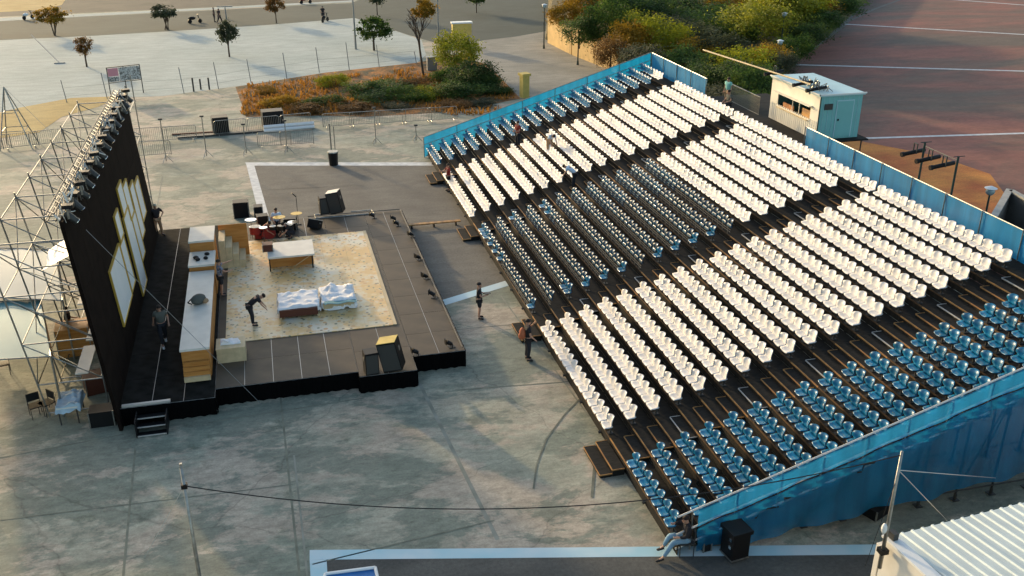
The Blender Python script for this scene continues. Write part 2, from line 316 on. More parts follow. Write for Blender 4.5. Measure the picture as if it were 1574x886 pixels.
for i, (a, b, wd) in enumerate([((1272, 36), (1650, 58), .5), ((1190, 99), (1650, 112), .45), ((1300, 214), (1650, 203), .38), ((1440, -2), (1650, 14), .5)]):
    strip('plaza_line', P(*a), P(*b), wd, M['white_line'], 4)
for a, b in zip([(1205, 112), (1250, 70), (1300, 35), (1345, 14)], [(1250, 70), (1300, 35), (1345, 14), (1400, -6)]): strip('plaza_drain', P(*a), P(*b), .4, M['path'], 4)
# expansion joints and marks in the concrete
for a, b, wd, m, lv in [((645, 590), (765, 830), .13, 'joint2', 1), ((430, 600), (462, 900), .07, 'joint', 1), ((208, 690), (188, 900), .07, 'joint', 1), ((452, 700), (474, 900), .06, 'joint2', 2),
                    ((-40, 712), (190, 668), .07, 'joint', 1), ((320, 650), (560, 612), .06, 'joint', 1), ((0, 800), (450, 745), .04, 'joint', 2), ((480, 868), (760, 800), .05, 'joint', 2),
                    ((700, 600), (900, 585), .06, 'joint', 2), ((560, 520), (800, 498), .04, 'joint', 2), ((260, 300), (560, 285), .04, 'joint2', 1), ((250, 270), (236, 350), .05, 'joint2', 1), ((770, 455), (905, 640), .06, 'joint2', 1)]:
    strip('ground_joint', P(*a), P(*b), wd, M[m], lv)
arc = [(905, 600), (870, 635), (840, 675), (825, 715), (820, 752)]
for a, b in zip(arc, arc[1:]): strip('tyre_mark', P(*a), P(*b), .06, M['track'], 3)
arc = [(915, 700), (912, 740), (910, 765)]
for a, b in zip(arc, arc[1:]): strip('tyre_mark', P(*a), P(*b), .09, M['track'], 3)

# planted bank behind the retaining wall: a raised terrain sheet
bank = px((846, 60), (948, 100), (1010, 120), (1075, 150), (1165, 185), (1205, 108), (1262, 60), (1330, 0), (1400, -60), (900, -60), (850, -5))
b0 = MB(); bc = [Vector((p.x, p.y, 0)) for p in bank]
cen = sum(bc, Vector()) / len(bc); rings = []
for t, z in ((1, 1.9), (.8, 2.4), (.5, 3.0), (.2, 3.2)): rings.append([(cen + (p - cen) * t) + Vector((0, 0, z)) for p in bc])
b0.grid([[cen + (p - cen) * 1.03 - Vector((0, 0, p.z + .05)) for p in rings[0]]] + rings, True); b0.poly(rings[-1])
o = b0.obj('bank', M['scrub']); o['kind'] = 'structure'

# ------------------------------------------------------------------ GRANDSTAND
DEP, RISE, NR = .8035, .252, 19
TB = .26; T0 = .42                                   # first tread height
ZF = lambda r: T0 + RISE * r
XF = lambda r: DEP * r - .22               # front edge of tread r
SEC = [('far', 0.0, 3.46), ('upper', 5.91, 13.36), ('middle', 15.65, 25.12), ('lower', 27.4, 34.83), ('near', 37.19, 40.19)]
YN, YFAR, XB = -40.8, .5, 15.2
gs = thing('grandstand', 'large stepped spectator stand with dark decking and orange wooden edges', 'grandstand')
segs = []; cur = -YFAR
for k, (nm, a, b) in enumerate(SEC):
    s0 = a - .3 if k else -YFAR; s1 = b + .3 if k < 4 else -YN
    if k: segs.append((cur, s0, True))
    n = 1 if s1 - s0 < 5 else 2
    for j in range(n): segs.append((s0 + (s1 - s0) * j / n, s0 + (s1 - s0) * (j + 1) / n, False))
    cur = s1
cache = {}
for r in range(NR):
    for a, b, ai in segs:
        L = b - a; key = (round(L, 3), r == NR - 1, ai)
        if key not in cache:
            dd = DEP + (.40 if r == NR - 1 else -.006)
            cache[key] = (MB().box((.034, 0, -.05), (dd, L - .012, 0)).mesh('deck_panel', M['deck']),
                          MB().box((0, 0, -.04), (.03, L - .012, .004)).mesh('edge_strip', M['wood'] if ai else M['dimwood']),  # seat block strips use a darker wood than the aisles
                          MB().box((.012, 0, -RISE), (.024, L - .012, -.05)).mesh('riser_board', M['deck']))
        pa, ed, rs = cache[key]; loc = (XF(r), -b, ZF(r))
        link(pa, 'deck_panel', gs, loc); link(ed, 'edge_strip', gs, loc); link(rs, 'riser_board', gs, loc)
# metal nosing lines on the aisles and steps
aisles = [s for s in segs if s[2]]
stepc = {}
for a, b, _ in aisles:
    y0, y1 = a + .22, b - .22; L = y1 - y0
    me = MB().box((0, 0, -.126), (.36, L, -.012)).mesh('aisle_step', M['deck'])
    tr = MB(); tr.box((-.025, 0, -.035), (-.001, L, .003)); tr.box((0, -.022, -.035), (.36, 0, .003)); tr.box((0, L, -.035), (.36, L + .022, .003)); tm = tr.mesh('edge_trim', M['wood'])
    tm2 = tr.mesh('edge_trim', M['alu'])
    for r in range(1, NR):
        st = link(me, 'aisle_step', gs, (XF(r) - .37, -y1, ZF(r) - .126)); link(tm if (r % 3) else tm2, 'edge_trim', st)
# frames under the stand
fr = MB()
posts_me = {}
for iy, yy in enumerate((YN + .35, -38.6, -36.5, YFAR - .15)):
    for ix in range(1, 12):
        X = 1.3 * ix + .05; r = max(0, min(NR - 1, int((X + .5) / DEP))); h = ZF(r) - .10
        k = round(h, 2)
        if k not in posts_me:
            posts_me[k] = MB().tube((0, 0, .03), (0, 0, h), .035, 8).box((-.11, -.11, .004), (.11, .11, .03)).tube((0, 0, .03), (0, 0, .22), .05, 6).mesh('support_post', M['dsteel'])
        link(posts_me[k], 'support_post', gs, (X, yy, 0))
for yy in (YN + .35, -38.6):
    for ix in range(1, 11):
        X = 1.3 * ix + .05; h1 = ZF(min(NR - 1, int((X + 1.8) / DEP))) - .12
        if ix % 2: MB().tube((X, yy + .03, .25), (X + 1.3, yy + .03, h1), .025, 6).obj('brace', M['dsteel'], gs)
        MB().tube((X, yy - .03, .35), (X + 1.3, yy - .03, .35), .025, 6).obj('ledger', M['dsteel'], gs)
bm_ = MB()
for yy in [YN + .4 + 2.05 * i for i in range(21)]:
    bm_.tube((-.3, yy, .1), (14.9, yy, ZF(18) - .3), .05, 5)
bm_.obj('stringers', M['dsteel'], gs)
bs = MB().box((-.19, YN + .05, .004), (-.17, YFAR - .05, .36)).obj('front_kickboard', M['deck'], gs)

# entry steps at the foot of each aisle
anames = ['farthest aisle', 'aisle between far white and middle block', 'aisle between middle and near white block', 'nearest aisle by the near blue block']
for i, (a, b, _) in enumerate(aisles):
    t = thing('entry_steps', 'low dark steps at the foot of the ' + anames[i], 'steps', (-.24, -(a + b) / 2 + (.1 if i < 3 else .15), 0), 0, 'entry steps along the front of the stand')
    L = (b - a) - .1
    for k, (x1, z) in enumerate(((0, .27), (-.42, .14))):
        s_ = MB().box((x1 - .42, -L / 2, .012), (x1 - .02, L / 2, z)).obj('step', M['deck'], t)
        e = MB(); e.box((x1 - .445, -L / 2, z - .035), (x1 - .421, L / 2, z + .004)); e.box((x1 - .42, -L / 2 - .024, z - .035), (x1 - .02, -L / 2 - .001, z + .004)); e.box((x1 - .42, L / 2 + .001, z - .035), (x1 - .02, L / 2 + .024, z + .004))
        e.obj('edge_trim', M['wood'], s_)

# ------------------------------------------------------------------ SEATS
def shell(rows, th, nrm_dir):
    """closed thin shell from a grid of points"""
    mb = MB(); back = [[p + nrm_dir(i) * th for p in r_] for i, r_ in enumerate(rows)]
    mb.grid(rows); o = len(mb.v); m = len(rows[0]); n = len(rows)
    bk = MB().grid(back); off = len(mb.v); mb.v += bk.v
    for f in bk.f: mb.face(*[off + k for k in reversed(f)])
    def edge(i0, i1): mb.face(i0, i1, i1 + off, i0 + off)
    for j in range(m - 1): mb.face(j + 1, j, off + j, off + j + 1); a = (n - 1) * m + j; mb.face(a, a + 1, off + a + 1, off + a)
    for i in range(n - 1): a = i * m; mb.face(a, a + m, off + a + m, off + a); a = i * m + m - 1; mb.face(a + m, a, off + a, off + a + m)
    return mb
def seat_meshes(fold, wide=False):
    tx = (-1, -.62, 0, .62, 1)
    prof = [(-.26, .43, .15), (-.23, .455, .20), (-.15, .445, .225), (-.05, .455, .225), (.0, .48, .20)]
    if fold: prof = [(-.05, .60, .15), (-.06, .57, .2), (-.075, .52, .215), (-.075, .47, .215), (-.02, .44, .2)]
    if wide: prof = [(-.285, .42, .20), (-.275, .46, .235), (-.18, .465, .25), (-.05, .48, .25), (.0, .50, .24)]
    pan = shell([[Vector((x, t * wd, z + (.035 * t * t if not fold else 0))) for t in tx] for x, z, wd in prof], .018, lambda i: Vector((0, 0, -1)) if not fold else Vector((1, 0, 0)))
    bprof = [(.0, .48, .19, 0), (.02, .54, .18, .03), (.03, .62, .21, .09), (.045, .70, .225, .11), (.07, .765, .20, .09), (.10, .80, .11, .04)]
    if wide: bprof = [(-.05, .46, .21, 0), (-.01, .54, .24, .04), (.01, .63, .25, .08), (.03, .72, .245, .09), (.06, .775, .21, .08), (.09, .805, .12, .05)]
    bk = shell([[Vector((x - c * t * t, t * wd, z)) for t in tx] for x, z, wd, c in bprof], .022, lambda i: Vector((1, 0, .1)))
    br = MB(); br.box((-.03, -.02, .0), (.02, .02, .45)); br.box((-.06, -.24, .36), (-.03, .24, .39)); br.box((-.10, -.08, 0), (.08, .08, .015))
    if fold: br = MB(); br.box((-.13, -.245, .40), (-.115, .245, .42)); br.box((-.13, -.245, .30), (-.115, .245, .315)); br.box((-.13, -.012, .0), (-.11, .012, .5))
    else: br.box((-.24, -.16, .41), (.0, -.14, .43)); br.box((-.24, .14, .41), (.0, .16, .43))
    for q_m in (pan, bk): q_m.v = [(x, y, z - .16) for x, y, z in q_m.v]
    br.v = [(x, y, z - .16 if z > .2 else z) for x, y, z in br.v]
    return pan, bk, br
pan, bkr, brk = seat_meshes(False); panf, bkf, brf = seat_meshes(True); panw, bkw, brw = seat_meshes(False, True)
SM = {}
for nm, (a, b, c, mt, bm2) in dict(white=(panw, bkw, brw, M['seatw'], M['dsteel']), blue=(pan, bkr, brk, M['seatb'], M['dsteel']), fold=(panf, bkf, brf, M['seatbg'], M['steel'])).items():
    SM[nm] = (a.mesh('seat_pan', mt, True), b.mesh('backrest', mt, True), c.mesh('bracket', bm2))
protos = {}
rest = {'white': [], 'blue': [], 'fold': []}
count = {'white': 0, 'blue': 0}
allseats = []
nseats = {'far': 8, 'upper': 16, 'middle': 20, 'lower': 16, 'near': 7}
for r in range(NR):
    for nm, a, b in SEC:
        n = nseats[nm]
        for i in range(n):
            if nm in ('upper', 'lower'): k = 'white'
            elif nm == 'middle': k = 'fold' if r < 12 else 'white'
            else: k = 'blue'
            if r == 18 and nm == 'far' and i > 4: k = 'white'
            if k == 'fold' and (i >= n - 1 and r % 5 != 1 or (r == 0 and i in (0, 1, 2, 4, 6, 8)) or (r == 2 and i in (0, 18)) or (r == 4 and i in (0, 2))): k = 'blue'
            allseats.append((nm, r, i, n, k, -(a + (b - a) * i / (n - 1))))
# seats placed between blocks in the last row, next to the cabin
for j, u in enumerate((14.0, 14.5, 15.05)): allseats.append(('upper', 18, 16 + j, 19, 'white', -u))
for j, u in enumerate((25.65, 26.2, 26.75)): allseats.append(('middle', 18, 20 + j, 23, 'white', -u))
def sdist(s): return (Vector((DEP * s[1], s[5], ZF(s[1]))) - CAM).length
blk = {'far': 'blue block farthest from camera', 'upper': 'far white block', 'middle': 'middle block', 'lower': 'near white block', 'near': 'blue block nearest the camera'}
kcol = {'white': 'white', 'blue': 'blue', 'fold': 'folded blue'}
for s in sorted(allseats, key=sdist):
    nm, r, i, n, k, y = s
    kk = 'white' if k == 'white' else 'blue'
    X = DEP * r - .085; z = ZF(r) + .004; jr = random.uniform(-.055, .055)
    if count[kk] < 300 and not (nm == 'far'):
        count[kk] += 1
        lab = f"{kcol[k]} plastic seat, {ORD[r]} row up, {ORD[n - 1 - i]} from near end of {blk[nm]}"
        if k not in protos:
            t = thing('stadium_seat', lab, 'seat', (X, y, z), jr, 'white plastic seats in rows' if kk == 'white' else 'blue plastic seats in rows')
            for me, pn in zip(SM[k], ('seat_pan', 'backrest', 'bracket')): link(me, pn, t)
            protos[k] = t
        else: dup(protos[k], (X, y, z), jr, lab)
    else: rest[k].append((X, y, z, jr))
for k, lst in rest.items():
    if not lst: continue
    src = []
    for me in SM[k][:2] + ((SM[k][2],) if k == 'fold' else ()): src.append(me)
    vs, fs = [], []
    for X, y, z, jr in lst:
        T = Matrix.Translation((X, y, z)) @ Matrix.Rotation(jr, 4, 'Z')
        for me in src:
            o = len(vs); vs += [tuple(T @ v.co) for v in me.vertices]; fs += [tuple(o + q for q in p.vertices) for p in me.polygons]
    me = bpy.data.meshes.new('seat_rows'); me.from_pydata(vs, [], fs); me.materials.append(SM[k][0].materials[0])
    me.polygons.foreach_set('use_smooth', [True] * len(me.polygons)); me.update()
    o = link(me, 'distant_seat_rows'); o['kind'] = 'stuff'
    tag(o, {'white': 'distant rows of white plastic seats in the far half of the stand', 'blue': 'distant rows of blue plastic seats by the far side fence', 'fold': 'distant rows of folded blue seats in the middle block'}[k], 'seats')

# ------------------------------------------------------------------ NET FENCES round the stand
def net_fence(label, pts, hb, ht, netm, name='net_fence', posts_at=None, deep=None, mid=True):
    """pts: list of (x, y, base z); rails at base+ht, net from base+hb to base+ht"""
    t = thing(name, label, 'fence', pts[0])
    o0 = Vector(pts[0]); Q = [Vector(p) - o0 for p in pts]
    for a, b in zip(Q, Q[1:]):
        L = (b - a).length; n = max(1, int(L / 2.1)); rows = []
        m = MB(); nn = n * 6
        d = (b - a).normalized(); side = Vector((-d.y, d.x, 0))
        zz = [hb, hb + (ht - hb) * .3, hb + (ht - hb) * .62, hb + (ht - hb) * .85, ht]
        m.grid([[a.lerp(b, j / nn) + Vector((0, 0, z)) + side * (.035 * math.sin(j * 1.7 + i_ * 1.1) * (1 if 0 < i_ < 4 else .2)) for j in range(nn + 1)] for i_, z in enumerate(zz)])
        m.obj('net', netm, t, True)
        MB().tube(a + Vector((0, 0, ht)), b + Vector((0, 0, ht)), .025, 6).obj('top_rail', M['steel'], t)
        if mid: MB().tube(a + Vector((0, 0, ht - .5)) - side * .05, b + Vector((0, 0, ht - .5)) - side * .05, .022, 6).obj('mid_rail', M['steel'], t)
        for j in range(n + 1):
            p = a.lerp(b, j / n); MB().tube(p + Vector((0, 0, max(hb, -.3))) - side * .05, p + Vector((0, 0, ht + .03)) - side * .05, .024, 6).obj('post', M['steel'], t)
    return t
slope = RISE / DEP
net_fence('blue net fence along the far side of the stand', [(-.45, YFAR + .05, TB), (XB, YFAR + .05, TB + RISE * 18 + .25)], -.25, 1.1, M['netf'])
net_fence('blue net fence behind the top row from far corner to the railing gap', [(XB + .05, YFAR, TB + RISE * 18), (XB + .05, -8.2, TB + RISE * 18)], -.1, 1.35, M['netf'], mid=False)
net_fence('blue net fence behind the top row from the cabin to the near corner', [(XB + .05, -19.6, TB + RISE * 18), (XB + .05, YN, TB + RISE * 18)], -.1, 1.3, M['netf'], mid=False)
# near side: light band above, deep blue sheeting below
t = thing('net_screen', 'deep blue net screen hanging down the near side of the stand with sloping rails', 'fence', (0, YN, 0))
def zt(X): return TB + slope * (X + .1) + 1.12
def zm(X): return TB + slope * (X + .1) + .52
def zb(X): return max(.12, min(.95, .12 + .085 * (X - 2.0) + .025 * math.sin(X * 1.3)))
nx = 90; xs = [.35 + (XB - .35) * i / nx for i in range(nx + 1)]
wob = lambda X, k: -.05 * math.sin(X * 2.3 + k) - .03 * math.sin(X * 5.1 + 2 * k)
u_ = MB(); u_.grid([[Vector((X, wob(X, 1) * .3, zt(X) + .0)) for X in xs], [Vector((X, wob(X, 2) * .5, (zt(X) + zm(X)) / 2)) for X in xs], [Vector((X, wob(X, 3) * .5, zm(X))) for X in xs]]); u_.obj('upper_net', M['net'], t, True)
lw = MB(); lw.grid([[Vector((X, -.03 + wob(X, 3 + 6 * q) * (.5 + 1.2 * q), zm(X) - .02 + (zb(X) - zm(X)) * q)) for X in xs] for q in (0, .2, .4, .6, .8, 1)]); lw.obj('lower_net', M['netd'], t, True)
for f, nm_, r_ in ((zt, 'top_rail', .028), (zm, 'mid_rail', .028), (lambda X: TB + slope * X + .05, 'foot_rail', .03)):
    MB().tube((-.25, .06, f(-.25)), (XB, .06, f(XB)), r_, 8).obj(nm_, M['alu'], t)
for ix in range(0, 12):
    X = .2 + 1.3 * ix
    MB().tube((X, .07, TB + slope * X - .2), (X, .07, zt(X) + .02), .024, 8).obj('post', M['steel'], t)
MB().prism([(XB - .05, -.02), (XB, -.02), (XB, .03), (XB - .05, .03)], .1, zt(XB)).obj('corner_post', M['dsteel'], t)

# rear platform and railing by the cabin
ZP = TB + RISE * 18 - .02
t = thing('rear_platform', 'dark scaffold platform behind the top row carrying the control cabin', 'platform', (XB + .12, -18, 0))
for k in range(5): MB().box((0, 2.2 * k, ZP - .08), (4.6, 2.2 * k + 2.18, ZP)).obj('deck_panel', M['deck'], t)
for x in (.3, 2.4, 4.4):
    for y in (.3, 3.7, 7.2, 10.6): MB().tube((x, y, .01), (x, y, ZP - .08), .04, 6).obj('support_post', M['dsteel'], t)
t = thing('railing', 'grey barred metal railing in the gap between fence and cabin', 'railing', (XB + 1.4, -12.3, ZP))
MB().box((-.02, 0, 1.08), (.02, 4.1, 1.12)).obj('top_rail', M['steel'], t); MB().box((-.015, 0, .1), (.015, 4.1, .13)).obj('bottom_rail', M['steel'], t)
bb = MB().box((-.008, 0, .13), (.008, .016, 1.08)).mesh('bar', M['steel'])
for k in range(34): link(bb, 'bar', t, (0, .02 + k * .123, 0))

# ------------------------------------------------------------------ CONTROL CABIN
CX0, CX1, CY0, CY1, CZ0, CZ1 = 17.1, 19.55, -17.55, -12.55, ZP, ZP + 2.25
t = thing('control_cabin', 'teal and cream site cabin with open control window behind the top row', 'cabin', (CX0, CY0, CZ0))
W_, D_, H_ = CX1 - CX0, CY1 - CY0, CZ1 - CZ0
MB().box((.02, .03, 0), (W_, .07, H_)).obj('end_wall', M['teal'], t); MB().box((.02, D_ - .07, 0), (W_, D_ - .03, H_)).obj('end_wall', M['teal'], t)
MB().box((W_ - .04, .07, 0), (W_, D_ - .07, H_)).obj('rear_wall', M['teal'], t)
MB().box((.04, .07, .0), (W_ - .04, D_ - .07, .06)).obj('floor', M['interior'], t)
MB().box((W_ - .08, .1, .06), (W_ - .045, D_ - .1, H_ - .1)).obj('inner_lining', M['interior'], t)
fw = MB(); fw.box((0, 0, 0), (.05, D_, .85)); fw.box((0, 0, .85), (.05, .8, 1.5)); fw.box((0, D_ - .8, .85), (.05, D_, 1.5)); fw.box((0, 0, 1.5), (.05, D_, H_)); fw.obj('front_wall', M['cream'], t)
for k in range(24):
    MB().box((-.02, .1 + k * .2, .05), (.0, .17 + k * .2, .95)).obj('cladding_rib', M['cream'], t)
MB().box((-.25, .6, 1.60), (0, D_ - .6, 1.64)).obj('awning', M['cream'], t)
fz = MB(); fz.box((-.05, .75, .84), (.10, D_ - .75, .88)); fz.box((-.01, 1.9, .88), (.03, 1.94, 1.5)); fz.box((-.01, 2.6, .88), (.03, 2.63, 1.5)); fz.obj('window_frame', M['cream'], t)
MB().box((.06, .9, .3), (.12, 1.7, 1.3)).obj('light_catch_board', M['wood'], t); MB().box((.06, D_ - 2.4, .3), (.12, D_ - 1.3, 1.15)).obj('light_catch_board', M['interior'], t); MB().box((-.12, .9, .80), (.4, D_ - .9, .84)).obj('desk', M['paleply'], t)  # orange boards added behind the window to catch sky light and brighten the inside
rf = MB(); rf.box((-.08, -.08, H_), (W_ + .08, D_ + .08, H_ + .09)); rf.obj('roof', M['tealroof'], t)
rr = MB(); rr.box((-.12, -.12, H_ + .06), (-.08, D_ + .12, H_ + .13)); rr.box((-.12, -.12, H_ + .06), (W_ + .12, -.08, H_ + .13)); rr.obj('roof_edge', M['lampw'], t)
for k in range(8): MB().box((.25 + .28 * k, .015, .06), (.262 + .28 * k, .029, H_ - .05)).obj('panel_seam', M['tealroof'], t)
MB().box((.3, -.03, 1.55), (.75, .028, 1.85)).obj('vent', M['dsteel'], t)
d_ = MB().box((1.05, -.01, .1), (1.95, .028, 1.95)).obj('door', M['teal'], t); MB().box((1.12, -.04, .95), (1.2, -.002, 1.05)).obj('handle', M['black'], d_)
dfm = MB(); dfm.box((1.0, .0, .06), (1.05, .03, 2.0)); dfm.box((1.95, .0, .06), (2.0, .03, 2.0)); dfm.box((1.05, 0, 1.95), (1.95, .03, 2.0)); dfm.obj('door_frame', M['tealroof'], t)
MB().tube((.0, -.05, -.3), (0, -.05, H_), .035, 6).obj('drainpipe', M['dgreen'], t)

def spotlight(label, X, Y, Z, L=.85, r=.085):
    t = thing('follow_spot', label, 'spotlight', (X, Y, Z), 0, 'black tube floodlights aimed at the stage')
    a = Vector((-L, 0, -.12)); MB().tube((0, 0, 0), a, r, 12).obj('barrel', M['black'], t, True)
    MB().tube(a, a * 1.12, r * 1.2, 12).obj('lens_hood', M['black'], t)
    y = MB(); y.box((-L * .5, -r - .03, -.12), (-L * .5 + .05, -r - .01, .281)); y.box((-L * .5, r + .01, -.12), (-L * .5 + .05, r + .03, .28)); y.box((-L * .5, -r - .03, .279), (-L * .5 + .05, r + .03, .31)); y.obj('yoke', M['dsteel'], t)
for i, (dx, dy, dz, lb) in enumerate([(.35, 4.6, .40, 'black floodlight tube over the far corner of the cream cabin front'), (.4, 1.6, .42, 'black floodlight tube over the middle of the cabin front'), (.45, .35, .40, 'black floodlight tube at the cabin corner nearest the teal end wall')]):
    spotlight(lb, CX0 + dx, CY0 + dy, CZ1 + dz, 1.0)
for i, (dy, lb) in enumerate([(.55, 'tangle of pale cables and clamps on the cabin roof beside the corner light'), (1.9, 'tangle of pale cables and clamps on the middle of the cabin roof')]):
    m = MB(); random.seed(40 + i)
    for k in range(14):
        p = Vector((CX0 + .3 + random.uniform(0, .5), CY0 + dy + random.uniform(0, .9), CZ1 + .1)); m.path([p, p + Vector((random.uniform(-.2, .2), random.uniform(-.2, .2), random.uniform(.2, .5))), p + Vector((random.uniform(-.3, .3), random.uniform(-.3, .3), .02))], .02, 4)
    tag(m.obj('cable_tangle', M['steel']), lb, 'cables')
random.seed(9)
t = tag(MB().tube(P(1081, 77, 7.6), P(1246, 130, 7.6), .045, 8).obj('timber_beam', M['paleply']), 'long pale beam reaching from the trees to the cabin roof', 'beam')
t = tag(MB().tube(P(1246, 132, 7.55) , (P(1246, 132, 7.55).x, P(1246, 132, 7.55).y, CZ1 + .09), .05, 6).obj('beam_prop', M['steel']), 'short steel prop holding the beam end on the cabin roof', 'prop')

# floodlight mast pair behind the top row
pa = Vector((XB + .35, -26.8, 0)); 
def at_x(px_, py_, X):          # height at which the ray through a pixel meets the plane x = X
    d = _q @ Vector(((px_ - 787) / 1574 / FOC, -(py_ - 443) / 1574 / FOC, -1)); s = (X - CAM.x) / d.x; return CAM + d * s
f1, f1t = at_x(1407, 304, XB + .3), at_x(1422, 219, XB + .3); f2, f2t = at_x(1456, 330, XB + .3), at_x(1473, 241, XB + .3)
t = thing('floodlight_mast', 'pair of thin black masts joined by a bar behind the top row', 'mast', (f1.x, f1.y, 0))
for a, b in ((f1, f1t), (f2, f2t)):
    MB().tube((0, a.y - f1.y, .01), (0, a.y - f1.y, b.z), .045, 8).obj('mast', M['dgreen'], t)
    MB().tube((-.2, b.y - f1.y, b.z), (.3, b.y - f1.y, b.z), .02, 5).obj('arm', M['dsteel'], t)
MB().tube((0, f1t.y - f1.y, f1t.z - .15), (0, f2t.y - f1.y, f2t.z - .15), .015, 6).obj('cross_bar', M['dsteel'], t)
for k, (q, lb) in enumerate([(-.05, 'black floodlight tube at the far end of the mast bar'), (.42, 'black floodlight tube in the middle of the mast bar'), (.85, 'black floodlight tube at the near end of the mast bar')]):
    b = f1t.lerp(f2t, q); spotlight(lb, f1.x + .2, b.y + .1, b.z - .38, .95)

def street_lamp(px_, foot, top, label, ball=True, mt='dgreen'):
    b = P(px_, foot, 0); h = CAM.z * (1 - (top + 218) / (foot + 218))
    t = thing('street_lamp', label, 'street lamp', b)
    MB().tube((0, 0, 0), (0, 0, h), .07, 8, .045).obj('pole', M[mt], t)
    MB().tube((0, 0, 0), (0, 0, .4), .12, 8, .09).obj('base', M[mt], t)
    MB().ell((0, 0, h + .12), (.22, .22, .2), 10, 6).obj('lamp_globe', M['glass'], t, True)
    MB().tube((0, 0, h + .28), (0, 0, h + .38), .3, 10, .06).obj('lamp_cap', M['lampw'], t)
street_lamp(1500, 400, 283, 'short dark street lamp beyond the fence by the grey concrete wall')
street_lamp(1196, 110, 20, 'street lamp in front of the yellow tree by the plaza corner')
street_lamp(1190, 150, 62, 'street lamp behind the beam left of the cabin')
street_lamp(836, 75, 8, 'dark street lamp standing at the left end of the ochre wall')
street_lamp(888, 100, 36, 'slim dark lamp post before the middle of the ochre wall')

# ------------------------------------------------------------------ retaining wall, concrete wall, pillar
def wall_run(name, label, pts, h, th, m, capm=None, cat='wall'):
    t = thing(name, label, cat, pts[0]); o0 = Vector(pts[0])
    for k, (a, b) in enumerate(zip(pts, pts[1:])):
        a = Vector(a) - o0; b = Vector(b) - o0; d = (b - a).normalized(); n_ = Vector((-d.y, d.x, 0)) * th / 2
        e = d * (th / 2 if k else 0)
        MB().prism([a - n_ + e, b - n_, b + n_, a + n_ + e], .002, h).obj('wall_panel', m, t)
        if capm: MB().prism([a - n_ * 1.3 + e, b - n_ * 1.3, b + n_ * 1.3, a + n_ * 1.3 + e], h + .002, h + .1).obj('coping', capm, t)
    return t
wall_run('retaining_wall', 'sunlit ochre retaining wall below the planted bank', [P(844, 66), P(880, 84), P(915, 98), P(952, 113)], 2.6, .35, M['retwall'], M['retwall'])
wall_run('concrete_wall', 'grey concrete wall with pale coping beyond the right end of the top row', [P(1500, 418), P(1540, 345), P(1700, 440)], 1.9, .25, M['wallgrey'], M['cap'])
b = P(806, 150); t = thing('yellow_pillar', 'yellow rendered pillar standing behind the far side fence', 'pillar', b, R(14))
MB().box((-.3, -.3, 0), (.3, .3, 1.8)).obj('shaft', M['pillar'], t); MB().box((-.4, -.4, 1.8), (.4, .4, 2.0)).obj('cap', M['pillar'], t)

# ------------------------------------------------------------------ STAGE
SZ = .7
st = thing('stage', 'low dark performance stage of square deck panels with black skirt', 'stage', (-10, -20, 0))
OX, OY = -10, -20
def sbox(a, b, nm, m, par=st): return MB().box((a[0] - OX, a[1] - OY, a[2]), (b[0] - OX, b[1] - OY, b[2])).obj(nm, m, par)
blocks = [(-16.2, -13.0, -29.6, -11.5), (-13.0, -7.9, -29.0, -11.5), (-7.9, -5.75, -29.4, -11.5), (-5.75, -3.7, -28.3, -11.5)]
for x0, x1, y0, y1 in blocks: sbox((x0 + .02, y0 + .02, SZ - .06), (x1 - .004, y1 - .02, SZ - .006), 'deck_frame', M['alu'])
cache = {}
for x0, x1, y0, y1 in blocks:
    ncol = max(1, round((x1 - x0) / 1.0)); wx = (x1 - x0) / ncol; nrow = 9; wy = (y1 - y0) / nrow
    for i in range(ncol):
        for j in range(nrow):
            bl = x0 < -14; key = (round(wx, 3), round(wy, 3), bl)
            if key not in cache: cache[key] = MB().box((.009, .009, -.005), (wx - .009, wy - .009, .004 if not bl else .006)).mesh('deck_panel', M['stageblack' if bl else 'stage'])
            link(cache[key], 'deck_panel', st, (x0 + wx * i - OX, y0 + wy * j - OY, SZ + random.uniform(-.001, .001)))
def skirt(a, b):
    a = Vector((a[0] - OX, a[1] - OY, 0)); b = Vector((b[0] - OX, b[1] - OY, 0)); L = (b - a).length; d = (b - a) / L; n_ = Vector((d.y, -d.x, 0)); k = int(L * 7)
    MB().grid([[a + d * (L * j / k) + n_ * (.02 + (.035 * (1 - z / SZ) + .01) * math.sin(j * 2.4)) + Vector((0, 0, z)) for j in range(k + 1)] for z in (.012, .25, .5, SZ - .01)]).obj('skirt', M['blackcloth'], st, True)
outline = [(-16.2, -11.5), (-16.2, -29.6), (-13.0, -29.6), (-13.0, -29.0), (-7.9, -29.0), (-7.9, -29.4), (-5.75, -29.4), (-5.75, -28.3), (-3.7, -28.3), (-3.7, -11.5), (-16.2, -11.5)]
for a, b in zip(outline, outline[1:]): skirt(a, b)
# printed dance floor: boards laid on the stage
t = thing('dance_floor', 'pale flower-printed floor mat laid on the dark stage', 'floor mat', (-12.7, -25.45, SZ + .006))
for i in range(6):
    MB().box((i * 1.1 + .002, 0, 0), (i * 1.1 + 1.098, 11.15, .03)).obj('floor_strip', M['confetti'], t)
MB().box((6.6, 0, 0), (6.75, 11.15, .05)).obj('wooden_batten', M['paleply'], t)
